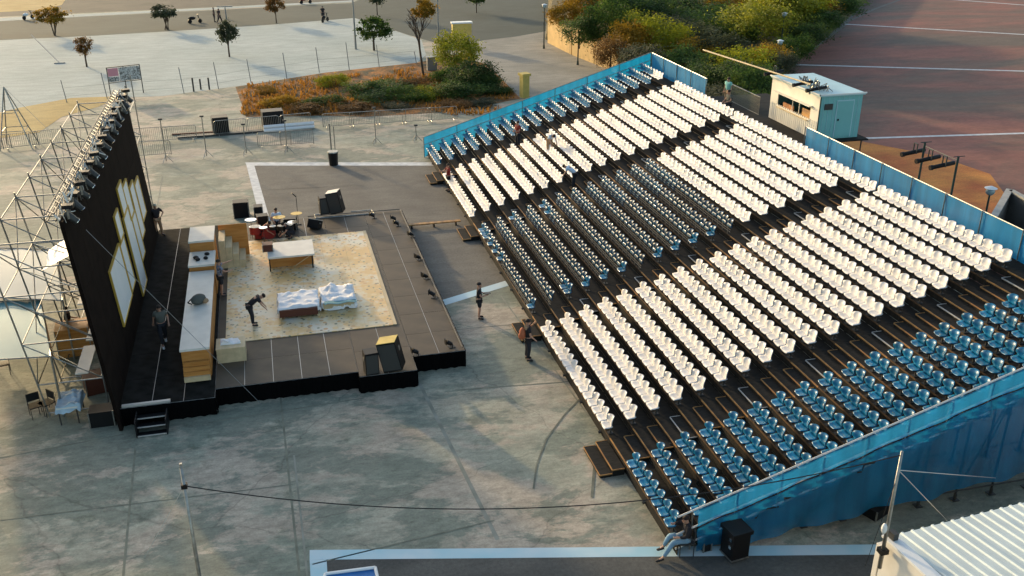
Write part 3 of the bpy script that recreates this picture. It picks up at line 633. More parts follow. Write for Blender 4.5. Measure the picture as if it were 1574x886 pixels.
# stage steps, near left corner
t = thing('stage_stairs', 'short black stairs with pale nosings at the near left stage corner', 'stairs', (-15.6, -29.75, 0))
for k in range(3):
    s_ = MB().box((0, -.25 * (k + 1), .2 * (2 - k) + .012), (.95, -.25 * k - .01, .2 * (2 - k) + .05)).obj('tread', M['black'], t); MB().box((0, -.25 * (k + 1) - .025, .2 * (2 - k) + .015), (.95, -.25 * (k + 1) - .001, .2 * (2 - k) + .053)).obj('nosing', M['alu'], s_)
MB().box((-.04, -.8, 0), (-.005, 0, .6)).obj('side_panel', M['black'], t); MB().box((.955, -.8, 0), (.99, 0, .6)).obj('side_panel', M['black'], t)
tag(MB().box((-16.1, -29.62, SZ + .02), (-14.5, -29.5, SZ + .10)).obj('edge_rail', M['alu']), 'pale aluminium rail lying on the near left stage edge', 'rail')

# backdrop wall, leaning slightly back
BX = lambda z: -16.12 - .075 * z
wl = thing('backdrop_wall', 'tall black stage backdrop wall with white framed panels', 'backdrop', (-16.2, -20, 0))
def lean(Y, z, off=0): return Vector((BX(z) - off + 16.2, Y + 20, z))
YW0, YW1, ZW = -30.0, -11.9, 7.75
n_ = 9
for i in range(n_):
    a = YW0 + (YW1 - YW0) * i / n_; b = YW0 + (YW1 - YW0) * (i + 1) / n_ - .015
    for j, (z0, z1) in enumerate(((.05, 2.6), (2.61, 5.2), (5.21, ZW))):
        m = MB(); m.v = [tuple(lean(y, z, o_)) for o_ in (.0, .12) for y, z in ((a, z0), (b, z0), (b, z1), (a, z1))]
        for q in ((0, 1, 2, 3), (7, 6, 5, 4), (0, 4, 5, 1), (1, 5, 6, 2), (2, 6, 7, 3), (3, 7, 4, 0)): m.face(*q)
        m.obj('wall_panel', M['led'], wl)
for (y0, y1, z0, z1) in [(-20.15, -18.95, 4.54, 5.65), (-18.85, -17.62, 3.88, 5.3), (-17.25, -16.05, 2.4, 4.75), (-15.8, -14.4, 2.75, 4.44), (-20.42, -18.72, 1.0, 4.44), (-18.55, -17.4, 1.85, 3.78),
                         (-22.2, -21.2, 4.15, 5.15), (-22.55, -21.4, 2.1, 4.05), (-25.65, -22.75, 2.05, 4.2)]:
    def slab(y0, y1, z0, z1, o0, o1):
        m = MB(); m.v = [tuple(lean(y, z, o_)) for o_ in (o0, o1) for y, z in ((y0, z0), (y1, z0), (y1, z1), (y0, z1))]
        for q in ((0, 1, 2, 3), (7, 6, 5, 4), (0, 4, 5, 1), (1, 5, 6, 2), (2, 6, 7, 3), (3, 7, 4, 0)): m.face(*q)
        return m
    p = slab(y0, y1, z0, z1, -.05, -.005).obj('white_panel', M['panelwhite'], wl)
    f = MB()
    for s_ in (slab(y0 - .06, y0, z0 - .06, z1 + .06, -.075, -.004), slab(y1, y1 + .06, z0 - .06, z1 + .06, -.075, -.004), slab(y0, y1, z0 - .06, z0, -.075, -.004), slab(y0, y1, z1, z1 + .06, -.075, -.004)):
        o = len(f.v); f.v += s_.v
        for q in s_.f: f.face(*[o + k for k in q])
    f.obj('frame', M['gold'], p)

# top truss with lamps
t = thing('top_truss', 'steel truss along the top of the backdrop wall', 'truss', (BX(ZW) - .2, YW0, ZW + .05))
for dx, dz in ((0, 0), (-.25, 0), (0, .25), (-.25, .25)): MB().tube((dx, 0, dz), (dx, 18.1, dz), .025, 6).obj('chord', M['dsteel'], t)
dg = MB()
for k in range(36): dg.tube((0, k * .5, 0), (0, k * .5 + .5, .25), .015, 4).tube((-.25, k * .5, .25), (-.25, k * .5 + .5, 0), .015, 4).tube((0, k * .5, .25), (-.25, k * .5 + .5, .25), .015, 4)
dg.obj('lacing', M['steel'], t)
hm = MB(); hm.box((-.16, -.13, 0), (.16, .13, .12)); hb = hm.mesh('base', M['black'])
ya = MB().box((-.03, -.16, -.3), (.03, -.13, .01)).box((-.03, .13, -.3), (.03, .16, .01)).box((-.035, -.17, -.02), (.035, .17, .012)).mesh('yoke', M['steel'])
hd = MB().tube((-.12, 0, -.14), (.16, 0, -.42), .13, 10, .10).tube((.16, 0, -.42), (.19, 0, -.45), .115, 10).mesh('head', M['dsteel'], False)
ring = MB().tube((.19, 0, -.45), (.2, 0, -.46), .09, 10).mesh('lens', M['chrome'])
mh0 = None
for k in range(15):
    Y = YW0 + .5 + k * 1.22; lab = ('first' if k == 0 else ORD[k]) + ' moving head lamp from the near end of the truss above the backdrop'
    if mh0 is None:
        mh0 = thing('moving_head_lamp', lab, 'stage lamp', (BX(ZW) + .12, Y, ZW + .28), 0, 'moving head lamps along the backdrop top')
        mh0.scale = (1.05,) * 3
        for me, nm_ in ((hb, 'base'), (ya, 'yoke'), (hd, 'head'), (ring, 'lens')): link(me, nm_, mh0)
    else: dup(mh0, (BX(ZW) + .12, Y, ZW + .28), random.uniform(-.4, .4), lab)

random.seed(31)
for k in range(8):
    m = MB(); y0 = YW0 + .8 + k * 2.2
    for j in range(11):
        p = Vector((BX(ZW) - .02 + random.uniform(-.2, .12), y0 + random.uniform(-.9, .9), ZW + random.uniform(.1, .4)))
        m.path([p, p + Vector((random.uniform(-.15, .2), random.uniform(-.2, .2), random.uniform(-.1, .3))), p + Vector((random.uniform(.0, .3), random.uniform(-.3, .3), random.uniform(-.4, .1)))], random.choice((.015, .025, .03)), 4)
    tag(m.obj('cable_bundle', M['steel' if k % 3 else 'whiteset']), f'{ORD[k]} tangle of pale cables and clamps along the top truss, from the near end', 'cables')
# scaffold behind the wall
sc = thing('scaffold', 'tall steel tube scaffold bracing the back of the backdrop wall', 'scaffold', (-18, -20, 0))
XS = (-16.75, -19.25); YS = [-28.3 + 2.57 * k for k in range(9)]; LV = (.15, 1.3, 2.9, 4.7, 6.57)
q_ = lambda x, y, z: (x + 18, y + 20, z)
xo = lambda z: -18.75 - .13 * z      # outer line rakes outward a little
pm = {}
for k, y in enumerate(YS):
    MB().tube(q_(XS[0], y, .02), q_(XS[0] - .1, y, 7.9), .03, 6).obj('standard', M['steel'], sc)
    MB().tube(q_(xo(0), y, .02), q_(xo(6.6), y, 6.75), .03, 6).obj('standard', M['steel'], sc)
    for z in LV: MB().tube(q_(XS[0], y, z), q_(xo(z), y, z), .026, 6).obj('transom', M['steel'], sc)
    for z0, z1 in zip(LV[1:], LV[2:]):
        a, b = (q_(XS[0], y, z0), q_(xo(z1), y, z1))
        MB().tube(a, b, .022, 5).obj('brace', M['steel'], sc)
    if k < 8:
        y2 = YS[k + 1]
        for z in LV: MB().tube(q_(xo(z), y, z), q_(xo(z), y2, z), .026, 6).obj('ledger', M['steel'], sc)
        for z in (2.9, 6.57): MB().tube(q_(XS[0] - .1, y, z), q_(XS[0] - .1, y2, z), .026, 6).obj('ledger', M['steel'], sc)
        for z in (1.3, 4.7): MB().tube(q_(XS[0] - .05, y, z), q_(xo(z), y2, z), .02, 5).obj('plan_brace', M['steel'], sc)
        for z in (1.3, 4.7): MB().tube(q_(XS[0] - .1, y, z), q_(XS[0] - .1, y2, z), .024, 6).obj('ledger', M['steel'], sc)
        for z0, z1 in zip(LV[1:], LV[2:]):
            a, b = ((y, y2) if (k + int(z0)) % 2 else (y2, y)); MB().tube(q_(xo(z0), a, z0), q_(xo(z1), b, z1), .022, 5).obj('brace', M['steel'], sc)
for (y, z, L) in ((-27.9, 1.33, 2.2), (-25.4, 2.93, 2.3), (-25.2, 1.33, 2.3), (-20.2, 2.93, 2.3), (-17.6, 4.73, 2.2)):
    MB().box((-17.75 + 18, y + 20, z), (-17.3 + 18, y + L + 20, z + .05)).obj('platform_board', M['whiteset'], sc)
# yellow raking braces at the far end, guy rope at the front
tag(MB().tube((-16.1, -29.9, 7.4), P(402, 622), .008, 4).obj('guy_rope', M['post']), 'pale guy rope from the backdrop top down past the stage front', 'rope')
tag(MB().grid([[Vector((-17.4 - .9 * q + .05 * math.sin(j), -25.6 + j * .45, 5.1 - .5 * q + .1 * math.sin(j * 1.3 + q))) for j in range(7)] for q in (0, .5, 1, 1.5)]).obj('tarpaulin', M['tarpw'], None, True), 'white tarpaulin slung over the scaffold behind the backdrop', 'tarpaulin')

# lamps above and things behind the backdrop at ground level
def crate(label, p, s, m, name='flight_case', rz=0, cat='case', lid=True):
    t = thing(name, label, cat, p, rz); MB().box((-s[0] / 2, -s[1] / 2, .01), (s[0] / 2, s[1] / 2, s[2] * .72)).obj('body', M[m], t)
    if lid: MB().box((-s[0] / 2 - .01, -s[1] / 2 - .01, s[2] * .72), (s[0] / 2 + .01, s[1] / 2 + .01, s[2])).obj('lid', M[m], t)
    e = MB()
    for x in (-1, 1):
        for y in (-1, 1): e.box((x * s[0] / 2 - .02, y * s[1] / 2 - .02, 0), (x * s[0] / 2 + .02, y * s[1] / 2 + .02, s[2] + .004))
    e.obj('corner_trim', M['steel'], t); return t
def table(label, p, s, h, top, rz=0, name='folding_table'):
    t = thing(name, label, 'table', p, rz); MB().box((-s[0] / 2, -s[1] / 2, h - .05), (s[0] / 2, s[1] / 2, h)).obj('tabletop', M[top], t)
    for x in (-1, 1):
        for y in (-1, 1): MB().tube((x * (s[0] / 2 - .06), y * (s[1] / 2 - .06), 0), (x * (s[0] / 2 - .06), y * (s[1] / 2 - .06), h - .05), .025, 6).obj('leg', M['dsteel'], t)
    return t
def drape(name, label, cx, cy, z, sx, sy, drop, m, seed=0, cat='cloth', amp=.03):
    rows = []; n = 34; mm = 34
    for i in range(n + 1):
        row = []
        for j in range(mm + 1):
            x = (i / n - .5) * (sx + 2 * drop); y = (j / mm - .5) * (sy + 2 * drop)
            ex = max(0, abs(x) - sx / 2); ey = max(0, abs(y) - sy / 2); e = min(drop, math.hypot(ex, ey))
            X = math.copysign(min(abs(x), sx / 2 + ex * .18), x); Y = math.copysign(min(abs(y), sy / 2 + ey * .18), y)
            nz = noise.noise(Vector((x * 2.2, y * 2.2, seed))) + .5 * noise.noise(Vector((x * 6 + y * 2, y * 5, seed + 5))) + .3 * abs(noise.noise(Vector((x * 9 - y * 6, y * 9, seed + 9))))
            row.append(Vector((cx + X + nz * .08 * (e > 0), cy + Y + nz * .08 * (e > 0), z - e * .95 + max(0, nz * amp * 2) + .012)))
        rows.append(row)
    o = MB().grid(rows).obj(name, m, None, True)
    return tag(o, label, cat)
p = P(112, 640); tb = table('work table behind the backdrop under a pale blue sheet', (p.x, p.y, 0), (.7, 1.2), .7, 'whiteset'); drape('sheet', 'pale blue white sheet thrown over the work table in the scaffold', p.x, p.y, .71, .75, 1.2, .25, M['palesheet'], 3, amp=.08)
p = P(160, 650); crate('black equipment case on the ground inside the near scaffold bay', (p.x, p.y, 0), (.8, .6, .6), 'black')
p = P(150, 600); crate('dark brown wooden crate in the second scaffold bay', (p.x, p.y, 0), (.8, .7, .7), 'brown', 'wooden_crate', .3, 'crate')
p = P(118, 540); crate('orange plywood crate deep inside the scaffold', (p.x, p.y, 0), (1.2, 1.0, 1.2), 'orangeply', 'wooden_crate', .1, 'crate')
def chair(label, p, rz, m='black'):
    t = thing('chair', label, 'chair', p, rz)
    MB().box((-.22, -.22, .43), (.22, .22, .47)).obj('seat', M[m], t); MB().box((-.21, .19, .55), (.21, .22, .85)).obj('backrest', M[m], t)
    for x in (-.2, .2):
        MB().tube((x, -.2, 0), (x, -.2, .43), .015, 5).obj('leg', M['dsteel'], t); MB().tube((x, .2, 0), (x, .2, .85), .015, 5).obj('leg', M['dsteel'], t)
    return t
for (a, b, rz, lb) in ((58, 640, .4, 'left one of two dark chairs beside the scaffold foot'), (75, 636, -.8, 'right one of two dark chairs beside the scaffold foot'), (8, 575, .2, 'dark chair at the left picture edge below the canopy')):
    chair(lb, P(a, b), rz)

# RISERS on stage left
def riser(label, x0, x1, y0, y1, z, nm='stage_riser', face='orangeply', slats=0):
    t = thing(nm, label, 'riser', (x0, y0, SZ + .012)); h = z - SZ
    MB().box((.02, .02, 0), (x1 - x0 - .02, y1 - y0 - .02, h - .09)).obj('side_panel', M[face], t)
    MB().box((-.02, -.02, h - .088), (x1 - x0 + .02, y1 - y0 + .02, h)).obj('top_board', M['whiteset'], t)
    for k in range(slats): MB().box((.04, -.45 + .1 * k, .05), (x1 - x0 - .04, -.36 + .1 * k, .24 + .15 * k)).obj('step_board', M['paleply' if k == 0 else 'orangeply'], t)
    return t
riser('long white topped riser along the left of the dance floor, orange board front', -14.12, -13.12, -27.95, -20.55, 1.87, slats=4)
riser('middle white riser block with tools on it beside the tall block', -14.14, -13.08, -20.45, -18.85, 2.12)
riser('tall white riser block at the far end of the long riser', -14.15, -13.1, -18.75, -16.9, 2.6)
t = thing('wooden_stairs', 'yellow wooden stairs leading up to the tall white riser block', 'stairs', (-13.0, -17.6, SZ + .012))
for k in range(4):
    MB().box((.02 + .28 * k, 0, 0), (.29 + .28 * k, 1.5, 1.35 - .33 * k)).obj('step', M['paleply'], t)
MB().box((0, 1.52, 0), (1.3, 1.55, 1.6)).obj('side_board', M['orangeply'], t)
t = thing('wooden_box', 'yellow wooden box by the near end of the long riser', 'box', (-12.95, -27.1, SZ + .012))
MB().box((0, 0, 0), (1.05, .9, .55)).obj('body', M['paleply'], t); MB().box((-.01, -.01, .551), (1.06, .91, .6)).obj('lid', M['paleply'], t)
drape('white_cloth', 'white cloth crumpled over the yellow wooden box', -12.45, -26.55, SZ + .62, .7, .5, .5, M['cloth'], 8, amp=.12)
m = MB(); random.seed(4)
for k in range(5): m.ell((-13.6 + random.uniform(-.3, .3), -19.6 + random.uniform(-.4, .4), 2.19), (random.uniform(.07, .13), random.uniform(.07, .13), .08), 8, 5)
tag(m.obj('tool_heap', M['black']), 'small dark tools and clamps lying on the middle white riser', 'tools')
t = thing('backpack', 'dark backpack lying in the middle of the long white riser', 'backpack', (-13.6, -24.0, 1.88), .6)
MB().ell((0, 0, .2), (.32, .22, .22), 12, 8).obj('pack_body', M['grey'], t, True); MB().ell((.2, -.16, .12), (.14, .12, .1), 10, 6).obj('pocket', M['khaki'], t, True)
MB().path([(-.2, .1, .3), (-.38, .18, .12), (-.25, .1, .03)], .025, 5).obj('strap', M['black'], t)

# low platform table upstage centre
t = thing('low_platform', 'low white platform with open orange front, upstage centre', 'platform', (-10.85, -18.6, SZ + .04))
MB().box((0, 0, .62), (2.1, 1.9, .7)).obj('top_board', M['whiteset'], t); MB().box((.05, .5, 0), (2.05, .55, .61)).obj('back_panel', M['orangeply'], t)
for x in (.06, 1.98):
    for y in (.06, 1.8): MB().box((x - .03, y - .03, 0), (x + .03, y + .03, .62)).obj('leg', M['black'], t)
MB().tube((1.1, .2, .05), (1.9, .2, .55), .02, 5).obj('brace', M['paleply'], t)
p = P(412, 385, SZ + .75); crate('small brown box standing on the low white platform', (p.x, p.y, SZ + .745), (.45, .45, .35), 'brown', 'small_box', 0, 'box')
# cloth covered beds, centre
t = thing('wooden_bed', 'wooden bed frame left of the pair, draped in white cloth', 'bed', (-10.6, -23.9, SZ + .04)); 
MB().box((.05, .0, .1), (1.6, 1.75, .40)).obj('bed_frame', M['brown'], t)
for x in (.08, 1.62):
    for y in (.08, 1.82): MB().box((x - .05, y - .05, 0), (x + .05, y + .05, .1)).obj('leg', M['paleply'], t)
drape('bed_cloth', 'bright white cloth spread over the left bed by the bending woman', -9.75, -22.95, SZ + .48, 1.65, 1.65, .28, M['cloth'], 12, amp=.06)
t = thing('wooden_bed', 'wooden bed frame right of the pair under crumpled grey white sheets', 'bed', (-8.75, -23.5, SZ + .04)); 
MB().box((0, 0, .1), (1.3, 1.9, .36)).obj('bed_frame', M['paleply'], t)
for x in (.08, 1.22):
    for y in (.08, 1.82): MB().box((x - .05, y - .05, 0), (x + .05, y + .05, .1)).obj('leg', M['paleply'], t)
drape('bed_cloth', 'crumpled grey white sheets on the right bed', -8.1, -22.6, SZ + .40, 1.35, 1.7, .36, M['cloth'], 21, amp=.12)
rows = []
for j in range(13): rows.append([Vector((-8.7 + j * .11, -23.75 + .06 * math.sin(j * .9) + q * .12, SZ + .45 + .04 * math.sin(q * 2))) for q in range(4)])
tag(MB().grid(rows).obj('folded_cover', M['tarp'], None, True), 'grey folded cover along the near side of the right bed', 'cover')

# drum kit and amplifiers upstage
dk = P(425, 368, SZ)
t = thing('drum_kit', 'dark drum kit with dark red shells upstage behind the low platform', 'drum kit', (dk.x, dk.y, SZ + .01)); t.scale = (1.15, 1.0, .9)
def drum(c, r, h, m, nm='drum', axis='z'):
    c = Vector(c); e = Vector((0, h, 0)) if axis == 'y' else Vector((0, 0, h)); o = MB().tube(c, c + e, r, 16).obj(nm, M[m], t); MB().tube(c + e * 1.0, c + e * 1.04, r * 1.02, 16).obj('hoop', M['chrome'], o); MB().tube(c + e * 1.04, c + e * 1.06, r * .92, 16).obj('drum_head', M['whiteset'], o)
drum((-.3, 0, .32), .3, .45, 'red', 'bass_drum', 'y'); drum((-.85, .2, .35), .24, .4, 'red'); drum((.25, -.1, .55), .17, .25, 'black'); drum((-.1, -.2, .65), .15, .2, 'black'); drum((.55, .25, .3), .22, .4, 'black')
for k, (x, y, z, r) in enumerate([(-1.0, .5, 1.05, .25), (.2, .4, 1.1, .27), (.75, -.1, .95, .22), (.95, .5, 1.2, .25), (-.5, -.3, .85, .18)]):
    MB().tube((x, y, z), (x, y, z + .015), r, 14).obj('cymbal', M['gold' if k % 2 else 'chrome'], t)
    s_ = MB().tube((x, y, 0), (x, y, z), .012, 5)
    for a in range(3): s_.tube((x, y, .3), (x + .25 * math.cos(a * 2.1), y + .25 * math.sin(a * 2.1), 0), .01, 4)
    s_.obj('stand', M['dsteel'], t)
p = P(398, 366, SZ); crate('dark red covered drum case left of the drum kit', (p.x, p.y, SZ + .01), (.4, .4, .45), 'red', 'drum_case', 0, 'case')
p = P(405, 352, SZ); crate('small black amplifier behind the red drum case', (p.x, p.y, SZ + .01), (.55, .45, .75), 'black', 'amplifier', .1, 'amplifier')
p = P(447, 352, SZ); crate('black amplifier right of the drum kit', (p.x, p.y, SZ + .01), (.6, .45, .6), 'black', 'amplifier', -.1, 'amplifier')
p = P(372, 333, 0); crate('black case on the ground behind the upstage edge', (p.x, p.y, 0), (.8, .6, .9), 'black')
p = P(398, 332, 0); crate('small black case beside the white court line', (p.x, p.y, 0), (.45, .5, .6), 'black')
# mic stand
p = P(459, 345, SZ); t = thing('microphone_stand', 'thin black microphone stand upstage right of the drums', 'microphone stand', (p.x, p.y, SZ + .01))
MB().tube((0, 0, 0), (0, 0, 1.5), .015, 5).obj('pole', M['black'], t); MB().tube((0, 0, 1.5), (-.2, -.05, 1.72), .03, 6).obj('microphone', M['black'], t); MB().tube((0, 0, 0), (0, 0, .03), .14, 10).obj('base', M['black'], t)
# speakers
def speaker(label, p, rz, s=(.62, .55, 1.0), tilt=0, top='black', pale=None, z=SZ):
    t = thing('loudspeaker', label, 'loudspeaker', (p[0], p[1], z), rz)
    T = Matrix.Rotation(tilt, 4, 'X') if tilt > 0 else Matrix.Translation((0, 0, s[0] / 2 * math.sin(-tilt))) @ Matrix.Rotation(tilt, 4, 'Y'); a, b, h = s
    MB().box((-a / 2, -b / 2, .0), (a / 2, b / 2, h), T).obj('cabinet', M['black'], t)
    MB().box((-a / 2 + .03, -b / 2 - .02, .05), (a / 2 - .03, -b / 2 - .001, h - .05), T).obj('grille', M['dsteel'], t)
    MB().box((-a / 2 + .01, -b / 2 + .01, h + .001), (a / 2 - .01, b / 2 - .01, h + .02), T).obj('top_plate', M[pale or 'black'], t)
    for x in (-1, 1): MB().box((x * (a / 2 + .012) - .008, -.08, h * .6), (x * (a / 2 + .012) + .008, .08, h * .75), T).obj('handle', M['steel'], t)
    return t
p = P(499, 328, SZ); speaker('left and smaller of two black speakers on the far stage edge', p, .1, (.5, .5, .9), z=SZ + .01)
p = P(520, 328, SZ); speaker('right and taller tilted speaker on the far stage edge with pale top', p, -.35, (.68, .62, 1.15), R(-12), pale='whiteset', z=SZ + .01)
p = P(571, 572, SZ); speaker('left and smaller of two black speakers on the near stage box', p, .1, (.5, .5, .85), z=SZ + .01)
p = P(607, 568, SZ); speaker('right and taller tilted speaker on the near stage box with golden top', p, -.35, (.72, .62, 1.15), R(-12), pale='pillar', z=SZ + .01)
p = P(483, 352, SZ); speaker('wedge monitor with pale face lying at the drum side', p, 2.5, (.6, .45, .45), R(25), pale='whiteset', z=SZ + .02)
# rails with lamps along the front edge
t = thing('edge_railing', 'thin dark rail on posts around the far stage corner', 'railing', (-3.8, -11.6, SZ + .01))
pts = [(-4.9, .05), (-3.1, .05), (0, 0), (0, -4.0), (0, -9.0), (0, -16.6)]
for a, b in zip(pts, pts[1:]): MB().tube((a[0], a[1], .08), (b[0], b[1], .08), .022, 5).obj('rail', M['dsteel'], t)
t = thing('speaker_frame', 'small pale tube frame around the far pair of speakers', 'frame', (-8.3, -11.75, SZ + .01))
for a, b in (((0, 0, .02), (3.1, 0, .02)), ((3.1, 0, .02), (3.0, .6, .02)), ((3.0, .6, .02), (1.9, .6, .02)), ((0, 0, .02), (0, .6, .02)), ((0, .6, .02), (.5, .6, .02))):
    MB().tube(a, b, .03, 6).obj('tube', M['steel'], t)
lampi = [(575, 333, 'first'), (608, 338, 'second'), (612, 345, 'third'), (634, 362, 'fourth'), (645, 397, 'fifth'), (656, 426, 'sixth'), (668, 455, 'seventh'), (642, 543, 'eighth'), (694, 530, 'ninth')]
pl0 = None
for a, b, n0 in lampi:
    p = P(a, b, SZ + .1); lab = f'{n0} small black floor lamp along the audience edge of the stage, counted from far'
    if pl0 is None:
        pl0 = thing('floor_lamp', lab, 'stage lamp', (p.x, p.y, SZ + .01), 0, 'small lamps on the stage edge'); pl0.scale = (.75,) * 3
        MB().tube((0, 0, .16), (-.28, 0, .34), .1, 10, .12).obj('can', M['black'], pl0)
        MB().box((-.18, -.15, 0), (.16, .15, .02)).box((-.02, -.15, .02), (.02, -.13, .26)).box((-.02, .13, .02), (.02, .15, .26)).obj('yoke', M['black'], pl0)
        MB().box((-.34, -.13, .2), (-.3, .13, .5)).obj('barn_door', M['black'], pl0)
    else: dup(pl0, (p.x, p.y, SZ + .01), random.uniform(-.5, .5), lab)
# gangway between stage and stand
t = thing('gangway_board', 'pale wooden plank laid from the stage edge to the stand steps', 'plank', (-3.6, -12.75, 0))
MB().box((0, 0, .2), (2.9, .25, .26)).obj('board', M['wood'], t)
for x in (.2, 1.4, 2.6): MB().box((x, .03, .005), (x + .08, .22, .2)).obj('block', M['black'], t)

# ------------------------------------------------------------------ left: canopies, sign, far barriers
def canopy(label, pxs, z, m, name='canopy'):
    pts = [P(a, b, z) for a, b in pxs]; t = thing(name, label, 'canopy', (pts[0].x, pts[0].y, 0)); o0 = Vector((pts[0].x, pts[0].y, 0))
    q = [p - o0 for p in pts]; rows = []
    for i in range(9):
        a = q[0].lerp(q[3], i / 8); b = q[1].lerp(q[2], i / 8); rows.append([a.lerp(b, j / 8) + Vector((0, 0, .10 * math.sin(math.pi * i / 8) - .05 * math.sin(math.pi * j / 2) ** 2)) for j in range(9)])
    MB().grid(rows).obj('roof_sheet', m, t, True)
    for p in q: MB().tube((p.x, p.y, 0), (p.x, p.y, z), .04, 6).obj('pole', M['steel'], t)
    e = MB()
    for a, b in zip(q, q[1:] + q[:1]): e.tube(a, b, .03, 5)
    e.obj('edge_tube', M['steel'], t)
canopy('pale white canopy roof behind the scaffold, upper one', [(-120, 378), (84, 384), (96, 462), (-120, 452)], 2.6, M['tarp2'])
canopy('pale teal canopy roof behind the scaffold, lower one', [(-120, 468), (62, 462), (78, 548), (-120, 560)], 2.4, M['tarp'])
t = thing('notice_board', 'standing notice board with pink and scribbled posters beyond the stage', 'notice board', P(196, 146)); d0 = (P(222, 144) - P(172, 150)); L = d0.length; ang = math.atan2(d0.y, d0.x); t.rotation_euler = (0, 0, ang)
for x in (-L / 2, 0, L / 2): MB().tube((x, 0, 0), (x, 0, 2.4), .04, 6).obj('post', M['dsteel'], t)
for z in (1.1, 2.35): MB().box((-L / 2, -.03, z), (L / 2, .03, z + .06)).obj('rail', M['dsteel'], t)
MB().box((-L / 2 + .05, -.035, 1.65), (-L * .17, -.005, 2.3)).obj('poster', M['pink'], t, label='pink poster'); MB().box((-L * .15, -.035, 1.2), (L / 2 - .05, -.005, 2.3)).obj('poster', M['poster'], t, label='pale poster with dark scribbles')
MB().box((-L / 2 + .05, -.034, 1.2), (-L * .17, -.006, 1.6)).obj('poster', M['poster'], t)

# crowd barriers
def barrier_mesh():
    f = MB(); f.path([(-1.1, 0, .1), (-1.1, 0, 1.02), (-1.0, 0, 1.1), (1.0, 0, 1.1), (1.1, 0, 1.02), (1.1, 0, .1)], .022, 6); f.tube((-1.1, 0, .18), (1.1, 0, .18), .018, 5)
    b = MB()
    for k in range(1, 18): b.tube((-1.1 + 2.2 * k / 18, 0, .18), (-1.1 + 2.2 * k / 18, 0, 1.1), .010, 4)
    ft = MB()
    for x in (-.85, .85): ft.path([(x, -.3, .02), (x, -.2, .1), (x, .2, .1), (x, .3, .02)], .02, 5)
    return f.mesh('frame', M['steel']), b.mesh('bars', M['steel']), ft.mesh('feet', M['steel'])
bm3 = barrier_mesh(); bar0 = None
def barriers(a, b, n, where, grp):
    global bar0
    a = P(*a); b = P(*b); ang = math.atan2(b.y - a.y, b.x - a.x)
    for k in range(n):
        p = a.lerp(b, (k + .5) / n); lab = f'{ORD[k]} crowd barrier from the left in the {where}'
        if bar0 is None:
            bar0 = thing('crowd_barrier', lab, 'barrier', p, ang, grp)
            for me, nm_ in zip(bm3, ('frame', 'bars', 'feet')): link(me, nm_, bar0)
        else: dup(bar0, p, ang + random.uniform(-.04, .04), lab, grp)
barriers((210, 222), (300, 216), 2, 'row beyond the backdrop wall', 'barriers beyond the backdrop')
barriers((212, 244), (262, 240), 1, 'gap right of the backdrop top', 'barriers beyond the backdrop')
barriers((330, 210), (480, 196), 3, 'row by the dark cases', 'barriers by the dark cases')
barriers((405, 228), (475, 224), 2, 'short row by the white pipes', 'barriers by the white pipes')
barriers((500, 198), (700, 186), 5, 'row before the planting bed', 'barriers before the planting bed')
barriers((-30, 236), (95, 222), 3, 'row left of the scaffold', 'barriers left of the scaffold')
# light masts / thin stands among the barriers
def stand(label, px_, foot, top, m='steel', r=.03, legs=True):
    b = P(px_, foot); h = CAM.z * (1 - (top + 218) / (foot + 218)); t = thing('tripod_stand', label, 'stand', b)
    MB().tube((0, 0, .1), (0, 0, h), r, 6).obj('pole', M[m], t); MB().cbox((0, 0, h), (.25, .1, .1)).obj('head', M['dsteel'], t)
    if legs:
        for a in range(3): MB().tube((0, 0, .5), (.4 * math.cos(a * 2.09), .4 * math.sin(a * 2.09), .01), .02, 5).obj('leg', M[m], t)
for a, f_, tp, lb in ((256, 250, 176, 'slim light stand just right of the backdrop top'), (318, 242, 172, 'slim light stand beside the first black case'), (379, 238, 186, 'slim light stand left of the white pipes'), (442, 236, 180, 'slim light stand in front of the white pipes'), (578, 222, 160, 'slim light stand before the planting bed'), (640, 218, 190, 'short light stand near the far stand corner')):
    stand(lb, a, f_, tp)
p = P(513, 254); t = thing('litter_bin', 'black litter bin on the far white court line', 'bin', p)
MB().tube((0, 0, .02), (0, 0, .85), .28, 12, .32).obj('body', M['black'], t); MB().tube((0, 0, .85), (0, 0, .92), .36, 12, .34).obj('rim', M['steel'], t)
p = P(510, 240); t = tag(MB().tube((0, 0, 0), (0, 0, 2.2), .05, 8).tube((.25, 0, 0), (.25, 0, 2.0), .03, 6).obj('steel_post', M['steel']), 'double steel post behind the litter bin', 'post'); t.location = p
p = P(340, 204); crate('black flight case left of the pair beyond the barriers', p, (1.1, .9, 1.2), 'black', rz=.1)
p = P(420, 194); crate('large rounded black flight case beside the planting bed', p, (1.5, 1.0, 1.2), 'black', rz=.1)
t = tag(MB().tube((-1.8, 0, .15), (1.8, .3, .15), .13, 8).tube((-1.8, .3, .15), (1.8, .6, .15), .13, 8).tube((-1.8, .15, .38), (1.8, .45, .38), .13, 8).obj('white_pipes', M['pipew']), 'stack of white pipes lying before the black case', 'pipes'); t.location = P(445, 202)
t = tag(MB().box((-3.2, -.15, .0), (3.2, .15, .14), Matrix.Rotation(.06, 4, 'Z')).box((-3.0, .3, 0), (2.0, .45, .1)).obj('steel_beams', M['dsteel']), 'dark steel beams lying on the ground before the first black case', 'beams'); t.location = P(345, 208)
t = tag(MB().box((-1.6, -.05, .0), (1.6, .15, .1)).obj('timber', M['brown']), 'short dark timber lying left of the black case', 'timber'); t.location = P(300, 206)
